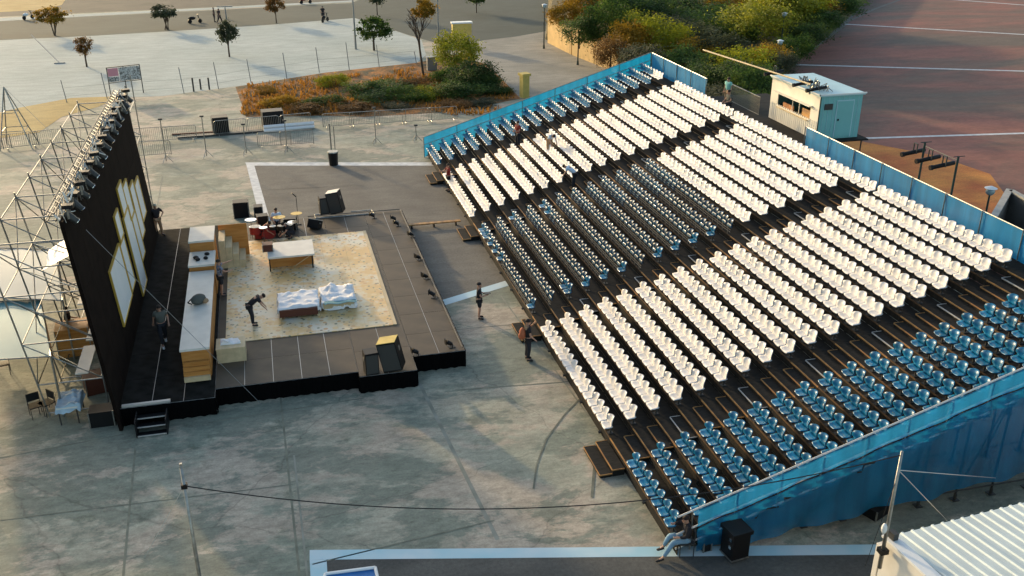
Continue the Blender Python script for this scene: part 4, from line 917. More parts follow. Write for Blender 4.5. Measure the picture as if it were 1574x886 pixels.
# wire fence posts along the gravel lot
fp = thing('wire_fence', 'wire fence on thin leaning posts along the gravel lot edge', 'fence', P(250, 150))
o0 = P(250, 150); prev = None
for a, f_, tp in ((103, 158, 120), (165, 152, 108), (283, 144, 100), (336, 137, 92), (386, 128, 88), (441, 121, 78), (491, 112, 70), (537, 108, 62), (583, 104, 66), (640, 98, 78)):
    p = P(a, f_); h = CAM.z * (1 - (tp + 218) / (f_ + 218)); q = p - o0
    MB().tube(q, q + Vector((-.15, 0, h)), .035, 5).obj('post', M['post'], fp)
    if prev:
        for zz in (.5, 1.2): MB().tube(prev[0] + Vector((0, 0, zz)), q + Vector((0, 0, zz)), .008, 3).obj('wire', M['post'], fp)
    prev = (q,)
for i, (a, f_, tp) in enumerate(((298, 141, 118), (309, 138, 120), (322, 138, 118))):
    h = CAM.z * (1 - (tp + 218) / (f_ + 218)); o = tag(MB().tube((0, 0, 0), (0, 0, h), .07, 6).obj('bollard', M['dsteel']), f'{["left", "middle", "right"][i]} one of three dark bollards by the wire fence', 'bollard', 'bollards by the wire fence'); o.location = P(a, f_)
# tall lighting columns in the far lot
for a, f_, tp, lb in ((547, 76, -20, 'tall grey lighting column at the right end of the gravel lot'), (674, 62, -60, 'tall pale lighting column rising behind the big shrub'), (348, 30, 10, 'short grey post above the heart shaped tree')):
    p = P(a, f_); h = CAM.z * (1 - (tp + 218) / (f_ + 218)); t = thing('lighting_column', lb, 'lighting column', p)
    MB().tube((0, 0, 0), (0, 0, h), .11, 8, .06).obj('pole', M['post'], t); MB().box((-.9, -.1, h), (.9, .1, h + .12)).obj('lamp_head', M['post'], t)
p = P(92, 98); t = thing('leaning_pole', 'fallen leaning pole on the gravel lot left of the small tree', 'pole', p); MB().tube((0, 0, .05), (-3.4, 6.6, 1.8), .05, 6).obj('pole', M['post'], t); MB().box((-.5, -.05, 0), (.5, .05, .1)).obj('foot', M['post'], t)
# small lighting tower, far left
p = P(30, 225); t = thing('lattice_tower', 'small lattice tower with netting at the left edge beyond the scaffold', 'tower', p)
apex = Vector((-.2, 0, 4.1))
for dx, dy in ((-1, -1), (1, -1), (1, 1), (-1, 1)): MB().tube((dx, dy, 0), apex, .04, 5).obj('leg', M['steel'], t)
for z in (1.2, 2.4):
    k = 1 - z / 4.1; c = [Vector((dx * k - .2 * (1 - k), dy * k, z)) for dx, dy in ((-1, -1), (1, -1), (1, 1), (-1, 1))]
    for a, b in zip(c, c[1:] + c[:1]): MB().tube(a, b, .025, 5).obj('brace', M['steel'], t)
tag(MB().tube(p + apex, P(80, 205), .012, 4).obj('tower_stay', M['ropew']), 'stay rope of the lattice tower', 'rope')

# ------------------------------------------------------------------ FOREGROUND: poles, cable, roofs
RZ = 3.2
lp = P(278, 715, 6.0); rb = P(1356, 852, RZ)
t = thing('cable_pole', 'slim steel pole at the lower left carrying the black cable', 'pole', (lp.x, lp.y, 0))
MB().tube((0, 0, 0), (0, 0, 6.0), .06, 8, .035).obj('pole', M['steel'], t, True); MB().cbox((0, 0, 5.45), (.13, .13, .1)).obj('clamp', M['black'], t); MB().cbox((0, 0, 5.98), (.06, .06, .12)).obj('tip', M['steel'], t)
rt = Vector((rb.x, rb.y, 6.05))
t = thing('cable_pole', 'slim steel pole fixed to the corner of the white corrugated roof', 'pole', (rb.x, rb.y, 0))
MB().tube((0, 0, RZ - .4), (0, 0, 6.05), .05, 8, .03).obj('pole', M['steel'], t, True); MB().cbox((0, 0, RZ + .1), (.2, .2, .12)).obj('clamp', M['black'], t); MB().ell((-.08, 0, RZ + .75), (.07, .07, .15), 8, 6).obj('insulator', M['lampw'], t, True)
A = Vector((lp.x, lp.y, 5.45)); B = rt - Vector((0, 0, .1)); pts = []
for k in range(33):
    q = k / 32; c = A.lerp(B, q); c.z -= 4 * 1.0 * q * (1 - q); pts.append(c)
tag(MB().path(pts, .013, 5).obj('overhead_cable', M['rope']), 'black cable sagging across between the two slim poles', 'cable')
for a, b, z, lb in (((235, 845), None, 5.4, 'pale stay rope of the lower left pole'),):
    tag(MB().tube(A, P(222, 858), .009, 4).obj('stay_rope', M['ropew']), lb, 'rope')
tag(MB().tube(rt - Vector((0, 0, .5)), P(1470, 815, .2), .010, 4).obj('stay_rope', M['ropew']), 'pale stay rope from the roof pole down to the ground', 'rope')
tag(MB().tube(rt - Vector((0, 0, .5)), P(1530, 735, 1.0), .010, 4).obj('stay_rope', M['ropew']), 'pale stay rope from the roof pole toward the blue screen', 'rope')
tag(MB().tube(rt - Vector((0, 0, .7)), P(1330, 870, 3.0), .008, 4).obj('stay_rope', M['rope']), 'dark looped rope at the foot of the roof pole', 'rope')
# corrugated roof building
c0 = P(1362, 826, RZ); c1 = P(1640, 756, RZ); d = (c1 - c0); Lr = d.length; ang = math.atan2(d.y, d.x)
t = thing('corrugated_roof_building', 'low white building with corrugated metal roof at the lower right', 'building', (c0.x, c0.y, 0), ang)
nsh = 24; wsh = .30
for k in range(nsh * 2):
    x = k * wsh
    s_ = MB(); prof = [(0, 0), (.10, .0), (.13, .04), (.18, .04), (.21, 0), (wsh - .004, 0)]
    s_.grid([[Vector((x + a, 0, RZ + h)) for a, h in prof], [Vector((x + a, -9, RZ + h + .9)) for a, h in prof]]); s_.obj('roof_sheet', M['roofw'], t)
MB().box((-.3, -9, 0), (-.06, -.25, RZ + .25)).obj('gable_wall', M['whiteset'], t)
MB().box((-.3, -.2, 0), (nsh * 2 * wsh, -.05, RZ - .05)).obj('front_wall', M['whiteset'], t)
MB().box((0, -.04, RZ - .14), (nsh * 2 * wsh, .06, RZ - .03)).obj('gutter', M['dgreen'], t)
MB().box((-.34, -9, RZ + .25), (-.02, -.2, RZ + .31)).obj('coping', M['lampw'], t)
MB().box((-.26, -.5, RZ + .32), (-.12, -.3, RZ + .5)).obj('junction_box', M['dsteel'], t)
# blue roof corner
t = thing('blue_canopy', 'corner of a bright blue roof with white edging at the bottom of the picture', 'canopy', (0, 0, 0))
z = 2.6; q = [P(500, 884, z), P(577, 874, z), P(596, 960, z), P(480, 960, z)]
MB().prism([(p.x, p.y) for p in q], z - .05, z).obj('roof_panel', M['blueroof'], t)
e = MB()
for a, b in zip(q, q[1:] + q[:1]): e.tube(a + Vector((0, 0, .03)), b + Vector((0, 0, .03)), .04, 6)
e.obj('edge_trim', M['lampw'], t)
for p in q: MB().tube((p.x, p.y, 0), (p.x, p.y, z - .05), .04, 6).obj('pole', M['steel'], t)

# ------------------------------------------------------------------ TREES
def crown_mesh(seed, n=900, leaf=.16, rx=1, rz=.9, clumps=26, hollow=.55):
    rnd = random.Random(seed); vs = []; fs = []; cl = []
    for k in range(clumps):
        d = Vector((rnd.gauss(0, 1), rnd.gauss(0, 1), rnd.gauss(0, .9))).normalized() * rnd.uniform(hollow, 1.0)
        cl.append((Vector((d.x * rx, d.y * rx, d.z * rz)), rnd.uniform(.16, .36)))
    for k in range(n):
        c, r_ = cl[rnd.randrange(clumps)]
        p = c + Vector((rnd.gauss(0, r_ * .6), rnd.gauss(0, r_ * .6), rnd.gauss(0, r_ * .5)))
        a = Vector((rnd.gauss(0, 1), rnd.gauss(0, 1), rnd.gauss(0, 1))).normalized(); b = a.cross(Vector((rnd.random(), rnd.random(), rnd.random() + .1))).normalized()
        s = leaf * rnd.uniform(.5, 1.2); o = len(vs)
        vs += [tuple(p - a * s), tuple(p + b * s * .45), tuple(p + a * s), tuple(p - b * s * .45)]; fs.append((o, o + 1, o + 2, o + 3))
    me = bpy.data.meshes.new('crown'); me.from_pydata(vs, [], fs); return me
def trunk_mesh(seed, h=1.0, multi=1, r=.07, spread=.3):
    rnd = random.Random(seed); m = MB()
    for k in range(multi):
        a = Vector((rnd.uniform(-.05, .05) * multi, rnd.uniform(-.05, .05) * multi, 0)); d = Vector((rnd.uniform(-1, 1) * spread * (multi > 1), rnd.uniform(-1, 1) * spread * (multi > 1), 1))
        p1 = a + d * h * .6; m.tube(a, p1, r, 7, r * .75)
        for j in range(4):
            t_ = rnd.uniform(.3, .6); s_ = a + d * h * t_; e = p1 + Vector((rnd.uniform(-.5, .5), rnd.uniform(-.5, .5), rnd.uniform(.3, .7) * h))
            m.tube(s_, e, r * .5, 5, r * .15)
    return m
CR = [crown_mesh(k, 1900, .13, 1, .85, 34) for k in range(5)]; CRB = [crown_mesh(20 + k, 5200, .06, 1, .8, 70, .5) for k in range(5)]
mats_done = {}
def crown(i, mt, big=False):
    key = (i, mt, big)
    if key not in mats_done:
        me = (CRB if big else CR)[i % 5].copy(); me.materials.append(M[mt]); mats_done[key] = me
    return mats_done[key]
def tree(label, p, h, rx, rz_, mt, i=0, multi=1, big=False, cat='tree', name='tree', tr=.07, base=0):
    t = thing(name, label, cat, (p[0], p[1], base), random.uniform(0, 6))
    trunk_mesh(i + 5, max(.2, h - rz_ * .9), multi, tr).obj('trunk', M['bark'], t)
    link(crown(i, mt, big), 'crown', t, (0, 0, h - rz_ * .9), sc=(rx * .95, rx * .95, rz_)); return t
def ptree(label, a, foot, top, halfw, mt, i=0, multi=1, crownfrac=.6, big=False, base=0, name='tree', cat='tree', **kw):
    """tree from its foot and top pixels"""
    p = P(a, foot, base); h = (CAM.z - base) * (1 - (top + 218) / (foot + 218)); sc_ = (foot + 218) / (CAM.z - base) * .98
    return tree(label, p, h, halfw / sc_, h * crownfrac / 1.9, mt, i, multi, big, cat, name, base=base, **kw)
ptree('small round russet tree on the left of the gravel lot', 134, 103, 52, 14, 'leafr', 0, 1, .62, tr=.09)
ptree('heart shaped small tree in the middle of the gravel lot', 353, 88, 30, 17, 'leafb', 1, 1, .68, tr=.09)
ptree('orange leafed tree by the road at the upper left', 83, 55, 8, 24, 'leafo', 2, 3, .6)
ptree('bushy dark many stemmed tree by the road', 256, 46, 4, 22, 'leafb', 3, 4, .6)
ptree('small round tree with bare stem at the road edge', 425, 36, -6, 16, 'leafr', 4, 1, .65)
ptree('wide dark tree at the right end of the gravel lot', 575, 78, 22, 30, 'leafg', 0, 1, .7, tr=.12)
ptree('small dark tree cut by the top picture edge', 580, 24, -25, 16, 'leafb', 1, 1, .7)
ptree('dark tree on the far road edge above the walk', 732, 20, -25, 18, 'leafg', 2, 1, .7)
ptree('big yellow green shrub beside the bare tree', 702, 118, 38, 40, 'leafy', 0, 3, .95, True, name='large_shrub', cat='shrub')
ptree('dark lower shrub at the foot of the yellow green shrub', 725, 136, 88, 46, 'leafg', 1, 2, 1.2, True, name='large_shrub', cat='shrub')
# bare tree
bp_ = P(651, 118); t = thing('bare_tree', 'bare branching tree in the planting bed', 'tree', bp_); m = MB(); rnd = random.Random(3)
def limb(a, d, L, r, n):
    b = a + d * L; m.tube(a, b, r, 6, r * .7)
    if n:
        for k in range(3): limb(b.lerp(a, rnd.uniform(0, .35)), (d + Vector((rnd.uniform(-.6, .6), rnd.uniform(-.6, .6), rnd.uniform(-.1, .5)))).normalized(), L * .68, r * .6, n - 1)
limb(Vector((0, 0, 0)), Vector((-.1, 0, 1)).normalized(), 2.6, .13, 4); m.obj('trunk', M['bark'], t)
link(crown(2, 'leafo'), 'crown', t, (.2, 0, 6.0), sc=(1.1, .9, .9))
# bed shrubs
shr = [(512, 128, 26, 16, 'leafy'), (560, 140, 40, 16, 'leafg'), (600, 136, 38, 16, 'leafg'), (640, 132, 30, 14, 'leafr'), (653, 148, 22, 16, 'leafy'), (500, 158, 34, 12, 'leafg'), (545, 165, 34, 9, 'leafr'), (608, 162, 22, 8, 'leafb'),
       (720, 142, 40, 18, 'leafg'), (760, 140, 22, 12, 'leafg'), (430, 160, 30, 14, 'leafo'), (470, 168, 30, 11, 'leafr'), (700, 160, 25, 10, 'leafr'), (745, 158, 22, 9, 'leafb'), (410, 140, 18, 10, 'leafo'), (685, 122, 26, 18, 'leafg'), (690, 146, 34, 22, 'leafg'), (735, 130, 34, 22, 'leafg'), (580, 150, 40, 14, 'leafg'), (625, 150, 36, 18, 'leafg'), (780, 140, 14, 8, 'leafg')]
desc = {'leafy': 'yellow green', 'leafo': 'orange', 'leafg': 'dark green', 'leafr': 'russet', 'leafb': 'grey green'}
hor = ['left end', 'left part', 'middle', 'right part', 'right end']
for k, (a, b, hw, hh, mt) in enumerate(shr):
    p = P(a, b + 4); s_ = (b + 218) / CAM.z; t = thing('low_shrub', f'{desc[mt]} low shrub, {ORD[k]} listed of the dry bed, in its {hor[min(4, int((a - 400) / 76))]}', 'shrub', p, k * 1.3, 'low shrubs in the dry planting bed')
    link(crown(k, mt, True), 'crown', t, (0, 0, hh / s_ * .45), sc=(hw / s_ * 1.15, hw / s_, hh / s_ * .9)); MB().tube((0, 0, 0), (0, 0, hh / s_ * .5), .05, 5).obj('stem', M['bark'], t)
t = tag(MB().cbox((0, 0, .6), (.9, .5, 1.2)).cbox((0, 0, 1.22), (1.0, .6, .05)).obj('utility_cabinet', M['post']), 'grey utility cabinet between the bare tree and the big shrub', 'cabinet'); t.location = P(664, 108)
t = thing('yellow_sign', 'yellow sign box with pale roof behind the big shrub', 'sign', P(710, 72)); MB().box((-1.0, -.3, 1.2), (1.0, .3, 2.4)).obj('box', M['pillar'], t); MB().box((-1.1, -.4, 2.4), (1.1, .4, 2.55)).obj('roof', M['lampw'], t); MB().tube((0, 0, 0), (0, 0, 1.2), .08, 6).obj('post', M['post'], t)
gm = MB(); rnd = random.Random(77)
gq = [(375, 136, 800, 176)]
for k in range(5200):
    a = rnd.uniform(372, 790); b = rnd.uniform(104, 178)
    if b < 134 - (a - 365) * .105 or (a > 730 and b < 96 + (a - 730) * .85) or (a < 380 and b < 140): continue
    if noise.noise(Vector((a * .02, b * .06, 3))) < -.05 and a > 520: continue
    p = P(a, b); h = rnd.uniform(.12, .38); an = rnd.uniform(0, 6.28); w_ = .035; d = Vector((math.cos(an) * w_, math.sin(an) * w_, 0)); lean_ = Vector((rnd.uniform(-.12, .12), rnd.uniform(-.12, .12), h))
    gm.poly([p - d * 2, p + d * 2, p + d + lean_, p - d + lean_])
g_ = gm.obj('dry_grass', M['drygrass']); g_['kind'] = 'stuff'; tag(g_, 'orange brown dry grass covering the planting bed', 'grass')
# bank vegetation
random.seed(21)
def banklab(a, b, mt):
    row = 'front' if b > 95 else ('middle' if b > 45 else 'back'); side = ['far left', 'left', 'centre', 'right', 'far right'][min(4, int((a - 860) / 80))]
    key = (row, side, mt); seen[key] = seen.get(key, 0) + 1; n_ = seen[key]
    return f'{desc[mt]} bush at the {side} {row} of the bank' + ('' if n_ == 1 else f', {["", "", "nearer the fence", "lowest of three", "lowest of four"][n_]}')
seen = {}
bankt = [(868, 34, 22, 30, 'leafo'), (890, 62, 26, 36, 'leafg'), (905, 20, 34, 44, 'leafo'), (930, 60, 30, 50, 'leafg'), (938, 98, 24, 40, 'leafr'), (950, 34, 40, 50, 'leafg'), (968, 80, 30, 44, 'leafo'), (985, 112, 34, 44, 'leafb'), (1000, 40, 44, 40, 'leafg'), (1015, 78, 36, 46, 'leafy'),
         (1040, 20, 44, 30, 'leafg'), (1050, 112, 34, 38, 'leafg'), (1060, 66, 40, 34, 'leafb'), (1078, 132, 30, 34, 'leafg'), (1095, 40, 50, 30, 'leafg'), (1105, 88, 40, 34, 'leafb'), (1120, 136, 42, 40, 'leafg'), (1150, 150, 32, 50, 'leafg'), (1140, 108, 40, 34, 'leafy'), (1160, 60, 46, 52, 'leafy'), (1190, 40, 46, 60, 'leafy'),
         (1220, 30, 44, 44, 'leafy'), (1245, 18, 34, 34, 'leafo'), (1180, 100, 26, 34, 'leafo'), (1135, 20, 50, 30, 'leafo'), (1085, 0, 50, 30, 'leafy'), (1010, -6, 50, 34, 'leafo'), (960, 0, 44, 34, 'leafg'), (1200, 0, 50, 40, 'leafg'), (1040, 150, 30, 24, 'leafr'), (1005, 140, 30, 20, 'leafo'),
         (1262, 40, 26, 26, 'leafg'), (1240, 62, 26, 30, 'leafg'), (1218, 84, 24, 30, 'leafg'), (1200, 110, 20, 30, 'leafb'), (1290, 16, 30, 26, 'leafg'), (1165, 172, 22, 34, 'leafg'), (1100, 158, 34, 30, 'leafb'), (1170, 130, 26, 30, 'leafb'), (1072, 90, 34, 30, 'leafo'), (1030, 52, 34, 30, 'leafb'), (975, 54, 30, 34, 'leafy'), (1120, 62, 36, 30, 'leafg')]
for k, (a, b, hw, hh, mt) in enumerate(bankt):
    base = 2.2; p = P(a, b + 8, base); s_ = (b + 226) / (CAM.z - base)
    row = 'front' if b > 95 else ('middle' if b > 45 else 'back'); side = ['far left', 'left', 'centre', 'right', 'far right'][min(4, int((a - 860) / 80))]
    t = thing('bank_tree', banklab(a, b, mt), 'tree', p, k * 2.1, 'trees and bushes on the planted bank')
    t.location.z = base - .3
    link(crown(k, mt, True), 'crown', t, (0, 0, hh / s_ * .7 + .2), sc=(hw / s_ * 1.35, hw / s_ * 1.35, hh / s_ * .85)); MB().tube((0, 0, 0), (0, 0, hh / s_ * .8), .1, 6, .05).obj('trunk', M['bark'], t)
# steps railing at plaza edge
t = thing('handrail', 'pale handrail on the slope at the plaza corner', 'railing', P(1275, 34)); a = Vector((0, 0, 1.0)); b = P(1318, 4) - P(1275, 34) + Vector((0, 0, 1.0)); MB().tube(a, b, .06, 6).obj('rail', M['steel'], t)
for q in (0, .5, 1): c = a.lerp(b, q); MB().tube((c.x, c.y, 0), c, .04, 6).obj('post', M['steel'], t)

# ------------------------------------------------------------------ car and far details
def car(label, p, rz, m):
    t = thing('parked_car', label, 'car', p, rz)
    sec = [(-2.1, .5, .75), (-1.9, .45, .95), (-1.2, .42, 1.0), (-.7, .42, 1.42), (.6, .42, 1.45), (1.2, .42, 1.0), (1.9, .42, .9), (2.1, .5, .7)]
    rows = [[Vector((x, y * (.85 if (z > 1.1) else 1), z)) for y, z in ((-.85, z0), (-.88, .8 * z0 + .2 * z1), (-.78, z1 - .04), (0, z1 + .02), (.78, z1 - .04), (.88, .8 * z0 + .2 * z1), (.85, z0))] for x, z0, z1 in sec]
    mb = MB().grid(rows); mb.poly(rows[0]); mb.poly(list(reversed(rows[-1]))); mb.obj('body', M[m], t, True)
    MB().box((-.8, -.70, 1.05), (.75, .70, 1.36)).obj('window', M['navy'], t)
    for x in (-1.3, 1.3):
        for y in (-.8, .8): MB().tube((x, y - .1, .32), (x, y + .1, .32), .32, 12).obj('wheel', M['black'], t)
    for y in (-.6, .6): MB().cbox((2.08, y, .66), (.06, .25, .14)).obj('headlight', M['lampw'], t)

def scooter(label, p, rz, m):
    t = thing('motor_scooter', label, 'scooter', p, rz)
    for x in (-.6, .6): MB().tube((x, -.05, .25), (x, .05, .25), .25, 10).obj('wheel', M['black'], t)
    MB().ell((-.3, 0, .6), (.45, .16, .2), 8, 6).obj('body', M[m], t, True); MB().tube((.6, 0, .25), (.4, 0, 1.0), .05, 6).obj('fork', M['dsteel'], t); MB().tube((.4, -.3, 1.0), (.4, .3, 1.0), .025, 5).obj('handlebar', M['dsteel'], t)
scooter('white scooter parked by the orange tree at the upper left', P(44, 30), .9, 'carw'); scooter('dark scooter on the road left of the heart shaped tree', P(300, 36), .3, 'black'); scooter('dark scooter parked at the gravel lot edge right of the small round tree', P(500, 34), 1, 'black'); scooter('red scooter at the top edge of the road', P(470, 6), .2, 'red')

# ------------------------------------------------------------------ PEOPLE
def skin_mesh(name, joints, edges, radii, m, sub=1):
    keys = list(joints); idx = {k: i for i, k in enumerate(keys)}
    me = bpy.data.meshes.new(name); me.from_pydata([tuple(joints[k]) for k in keys], [(idx[a], idx[b]) for a, b in edges], [])
    o = bpy.data.objects.new(name + '_tmp', me); COL.objects.link(o)
    md = o.modifiers.new('s', 'SKIN'); md.use_smooth_shade = True
    sv = me.skin_vertices[0].data
    for k in keys:
        r = radii[k]; r = (r, r) if not isinstance(r, tuple) else r; sv[idx[k]].radius = r
    sv[0].use_root = True
    if sub: o.modifiers.new('d', 'SUBSURF').levels = sub
    dg_ = bpy.context.evaluated_depsgraph_get(); ev = o.evaluated_get(dg_); r_ = bpy.data.meshes.new_from_object(ev)
    bpy.data.objects.remove(o); r_.name = name; r_.materials.clear(); r_.materials.append(m); return r_
BASE = dict(pelvis=(0, 0, .93), waist=(0, 0, 1.07), chest=(0, .01, 1.28), neck=(0, .0, 1.46), skull=(0, -.02, 1.56), crown=(0, -.01, 1.66),
            shL=(-.18, 0, 1.40), elL=(-.25, .03, 1.13), wrL=(-.25, -.07, .88), shR=(.18, 0, 1.40), elR=(.25, .03, 1.13), wrR=(.25, -.07, .88),
            hipL=(-.09, 0, .88), knL=(-.11, -.02, .49), anL=(-.11, .03, .09), toL=(-.13, -.13, .035), hipR=(.09, 0, .88), knR=(.11, -.02, .49), anR=(.11, .03, .09), toR=(.13, -.13, .035))
def person(label, loc, face, pose=None, shirt='shirtb', legs='cargo', scale=1.0, hairm='hair', shorts=False, sleeves='short', shoes='shoe', cap=None):
    """face: direction the person looks, degrees from +X"""
    J = {k: Vector(v) for k, v in BASE.items()}
    for k, v in (pose or {}).items(): J[k] = Vector(v)
    t = thing('person', label, 'person', loc, R(face + 90)); t.scale = (scale,) * 3
    ed = [('pelvis', 'waist'), ('waist', 'chest'), ('chest', 'neck'), ('neck', 'skull'), ('skull', 'crown')]; rd = dict(pelvis=(.13, .10), waist=(.12, .09), chest=(.145, .10), neck=.052, skull=(.075, .092), crown=(.06, .07))
    for s in 'LR':
        ed += [('chest', 'sh' + s), ('sh' + s, 'el' + s), ('el' + s, 'wr' + s), ('pelvis', 'hip' + s), ('hip' + s, 'kn' + s), ('kn' + s, 'an' + s), ('an' + s, 'to' + s)]
        rd.update({'sh' + s: .058, 'el' + s: .038, 'wr' + s: .026, 'hip' + s: .085, 'kn' + s: .055, 'an' + s: .038, 'to' + s: .035})
        w_ = J['wr' + s]; d_ = (w_ - J['el' + s]).normalized(); pk = 'pa' + s; J[pk] = w_ + d_ * .08; ed.append(('wr' + s, pk)); rd[pk] = (.034, .02)
        sd = d_.cross(Vector((0, 1, .3))).normalized(); cu = sd.cross(d_).normalized()
        for q in range(4):
            L = (.07, .08, .075, .06)[q]; a = J[pk] + sd * (.013 * (q - 1.5)); k1 = f'f{s}{q}a'; k2 = f'f{s}{q}b'
            J[k1] = a + d_ * L * .55 + sd * .009 * (q - 1.5); J[k2] = J[k1] + (d_ * .7 + cu * .6) * L * .5; ed += [(pk, k1), (k1, k2)]; rd[k1] = .009; rd[k2] = .008
        k1 = 'th' + s + 'a'; k2 = 'th' + s + 'b'; J[k1] = w_ + d_ * .04 - sd * .035; J[k2] = J[k1] + (d_ * .8 - sd * .4) * .04; ed += [('wr' + s, k1), (k1, k2)]; rd[k1] = .011; rd[k2] = .009
    body = skin_mesh('body', J, ed, rd, M['skin'])
    # face details joined into the body mesh
    bmn = bmesh.new(); bmn.from_mesh(body)
    hd = J['skull']; up = (J['crown'] - J['neck']).normalized(); fwd = Vector((0, -1, 0)); fwd = (fwd - up * fwd.dot(up)).normalized(); rt_ = up.cross(fwd)
    def blob(c, r): 
        res = bmesh.ops.create_icosphere(bmn, subdivisions=1, radius=r); bmesh.ops.translate(bmn, verts=res['verts'], vec=c)
    blob(hd + fwd * .092 + up * .0, .018); blob(hd + rt_ * .075, .022); blob(hd - rt_ * .075, .022); blob(hd + fwd * .08 - up * .045, .016); blob(hd + fwd * .062 - up * .07, .03)
    bmn.to_mesh(body); bmn.free(); ob = link(body, 'body', t)
    for q in body.polygons: q.use_smooth = True
    e = MB(); [e.ell(hd + fwd * .083 + rt_ * x + up * .02, (.012, .012, .009), 6, 4) for x in (-.03, .03)]; e.obj('eyes', M['black'], t)
    # clothes
    ks = ['pelvis', 'waist', 'chest', 'shL', 'shR']; js = {k: J[k] for k in ks}; es = [('pelvis', 'waist'), ('waist', 'chest'), ('chest', 'shL'), ('chest', 'shR')]; rs = dict(pelvis=(.165, .135), waist=(.16, .13), chest=(.18, .14), shL=.088, shR=.088)
    js['collar'] = J['chest'].lerp(J['neck'], .7); es.append(('chest', 'collar')); rs['collar'] = .085
    for s in 'LR':
        f_ = .65 if sleeves == 'short' else 1
        js['sl' + s] = J['sh' + s].lerp(J['el' + s], f_); es.append(('sh' + s, 'sl' + s)); rs['sl' + s] = .072
        if sleeves == 'long': js['cu' + s] = J['el' + s].lerp(J['wr' + s], .85); es.append(('sl' + s, 'cu' + s)); rs['cu' + s] = .045
    link(skin_mesh('shirt', js, es, rs, M[shirt]), 'shirt', t)
    jt = {k: J[k] for k in ('pelvis', 'hipL', 'hipR')}; et = [('pelvis', 'hipL'), ('pelvis', 'hipR')]; rt2 = dict(pelvis=(.14, .115), hipL=.12, hipR=.12)
    jt = {'pelvis': J['pelvis'], 'hipL': J['hipL'], 'hipR': J['hipR']}
    for s in 'LR':
        jt['kn' + s] = J['kn' + s].copy() if not shorts else J['hip' + s].lerp(J['kn' + s], .85); et.append(('hip' + s, 'kn' + s)); rt2['kn' + s] = .088
        if not shorts: jt['an' + s] = J['kn' + s].lerp(J['an' + s], .92); et.append(('kn' + s, 'an' + s)); rt2['an' + s] = .064
    link(skin_mesh('trousers', jt, et, rt2, M[legs]), 'trousers', t)
    for s in 'LR':
        a = J['an' + s]; b = J['to' + s]; d_ = (b - a); sh = MB(); sh.tube(a - d_ * .15 + Vector((0, 0, -.03)), b + Vector((0, 0, .0)), .05, 8, .04); sh.ell(b, (.048, .055, .035), 8, 5); sh.obj('shoe', M[shoes], t, True)
    hr = MB(); Q = up.to_track_quat('Z', 'Y').to_matrix().to_4x4(); T = Matrix.Translation(J['crown'] * .75 + hd * .25 - fwd * .012) @ Q; hr.ell((0, 0, 0), (.09, .105, .075), 10, 6, T); hr.obj('hair' if not cap else 'cap', M[cap or hairm], t, True)
    return t
hips = dict(elL=(-.42, .08, 1.15), wrL=(-.22, -.02, .98), elR=(.42, .08, 1.15), wrR=(.22, -.02, .98), anL=(-.18, .03, .09), toL=(-.21, -.13, .035), anR=(.18, .03, .09), toR=(.21, -.13, .035), knL=(-.15, 0, .49), knR=(.15, 0, .49))
walk = dict(hipL=(-.09, 0, .88), knL=(-.1, -.18, .5), anL=(-.1, -.3, .1), toL=(-.11, -.46, .06), knR=(.1, .08, .48), anR=(.1, .32, .12), toR=(.1, .2, .04), elR=(.28, .06, 1.15), wrR=(.26, -.12, .95), elL=(-.24, .12, 1.14), wrL=(-.26, .2, .9))
bend = dict(pelvis=(0, .12, .92), waist=(0, .02, 1.03), chest=(0, -.17, 1.16), neck=(0, -.34, 1.22), skull=(0, -.44, 1.24), crown=(0, -.53, 1.27), shL=(-.17, -.27, 1.22), shR=(.17, -.27, 1.22), elL=(-.2, -.36, .98), wrL=(-.18, -.5, .78), elR=(.2, -.36, .98), wrR=(.18, -.5, .78),
            hipL=(-.09, .12, .88), hipR=(.09, .12, .88), knL=(-.11, .04, .48), knR=(.11, .04, .48), anL=(-.11, .06, .09), anR=(.11, .06, .09), toL=(-.13, -.1, .035), toR=(.13, -.1, .035))
reach = dict(elR=(.33, -.28, 1.36), wrR=(.38, -.52, 1.40), elL=(-.28, -.2, 1.2), wrL=(-.2, -.42, 1.2))
phone = dict(elR=(.28, -.2, 1.25), wrR=(.1, -.26, 1.45), elL=(-.27, -.03, 1.12), wrL=(-.24, -.2, .95))
hold = dict(elR=(.25, -.05, 1.13), wrR=(.12, -.3, 1.12), elL=(-.25, -.05, 1.13), wrL=(-.05, -.3, 1.12))
sit = dict(pelvis=(0, .0, .52), waist=(0, .03, .66), chest=(0, .03, .88), neck=(0, -.01, 1.06), skull=(0, -.05, 1.16), crown=(0, -.05, 1.26), shL=(-.18, .02, .99), shR=(.18, .02, .99), elL=(-.24, -.05, .74), wrL=(-.14, -.26, .66), elR=(.24, -.05, .74), wrR=(.14, -.26, .66),
           hipL=(-.09, -.02, .5), hipR=(.09, -.02, .5), knL=(-.13, -.42, .5), knR=(.13, -.42, .5), anL=(-.14, -.45, .09), anR=(.14, -.45, .09), toL=(-.15, -.6, .035), toR=(.15, -.6, .035))
def shiftz(pose, dz):
    return {k: (v[0], v[1], v[2] + dz) for k, v in pose.items()}
F = lambda a, b, z=0: tuple(P(a, b, z))
person('man in dark top and cap with hands on hips at the far left stage corner', F(245, 363, SZ + .01), -60, hips, 'shirtb', 'khaki', cap='lcap')
person('man in grey shirt and white shoes walking on the black stage floor', F(253, 530, SZ + .01), -75, walk, 'grey', 'cargo', shoes='wshoe')
person('man in patterned shirt reaching out beside the long riser', F(342, 455, SZ + .05), 10, reach, 'patt', 'cargo', shorts=True)
person('dark haired woman in black bending over the cloth covered bed', F(391, 500, SZ + .05), 5, bend, 'shirtb', 'cargo', scale=.98)
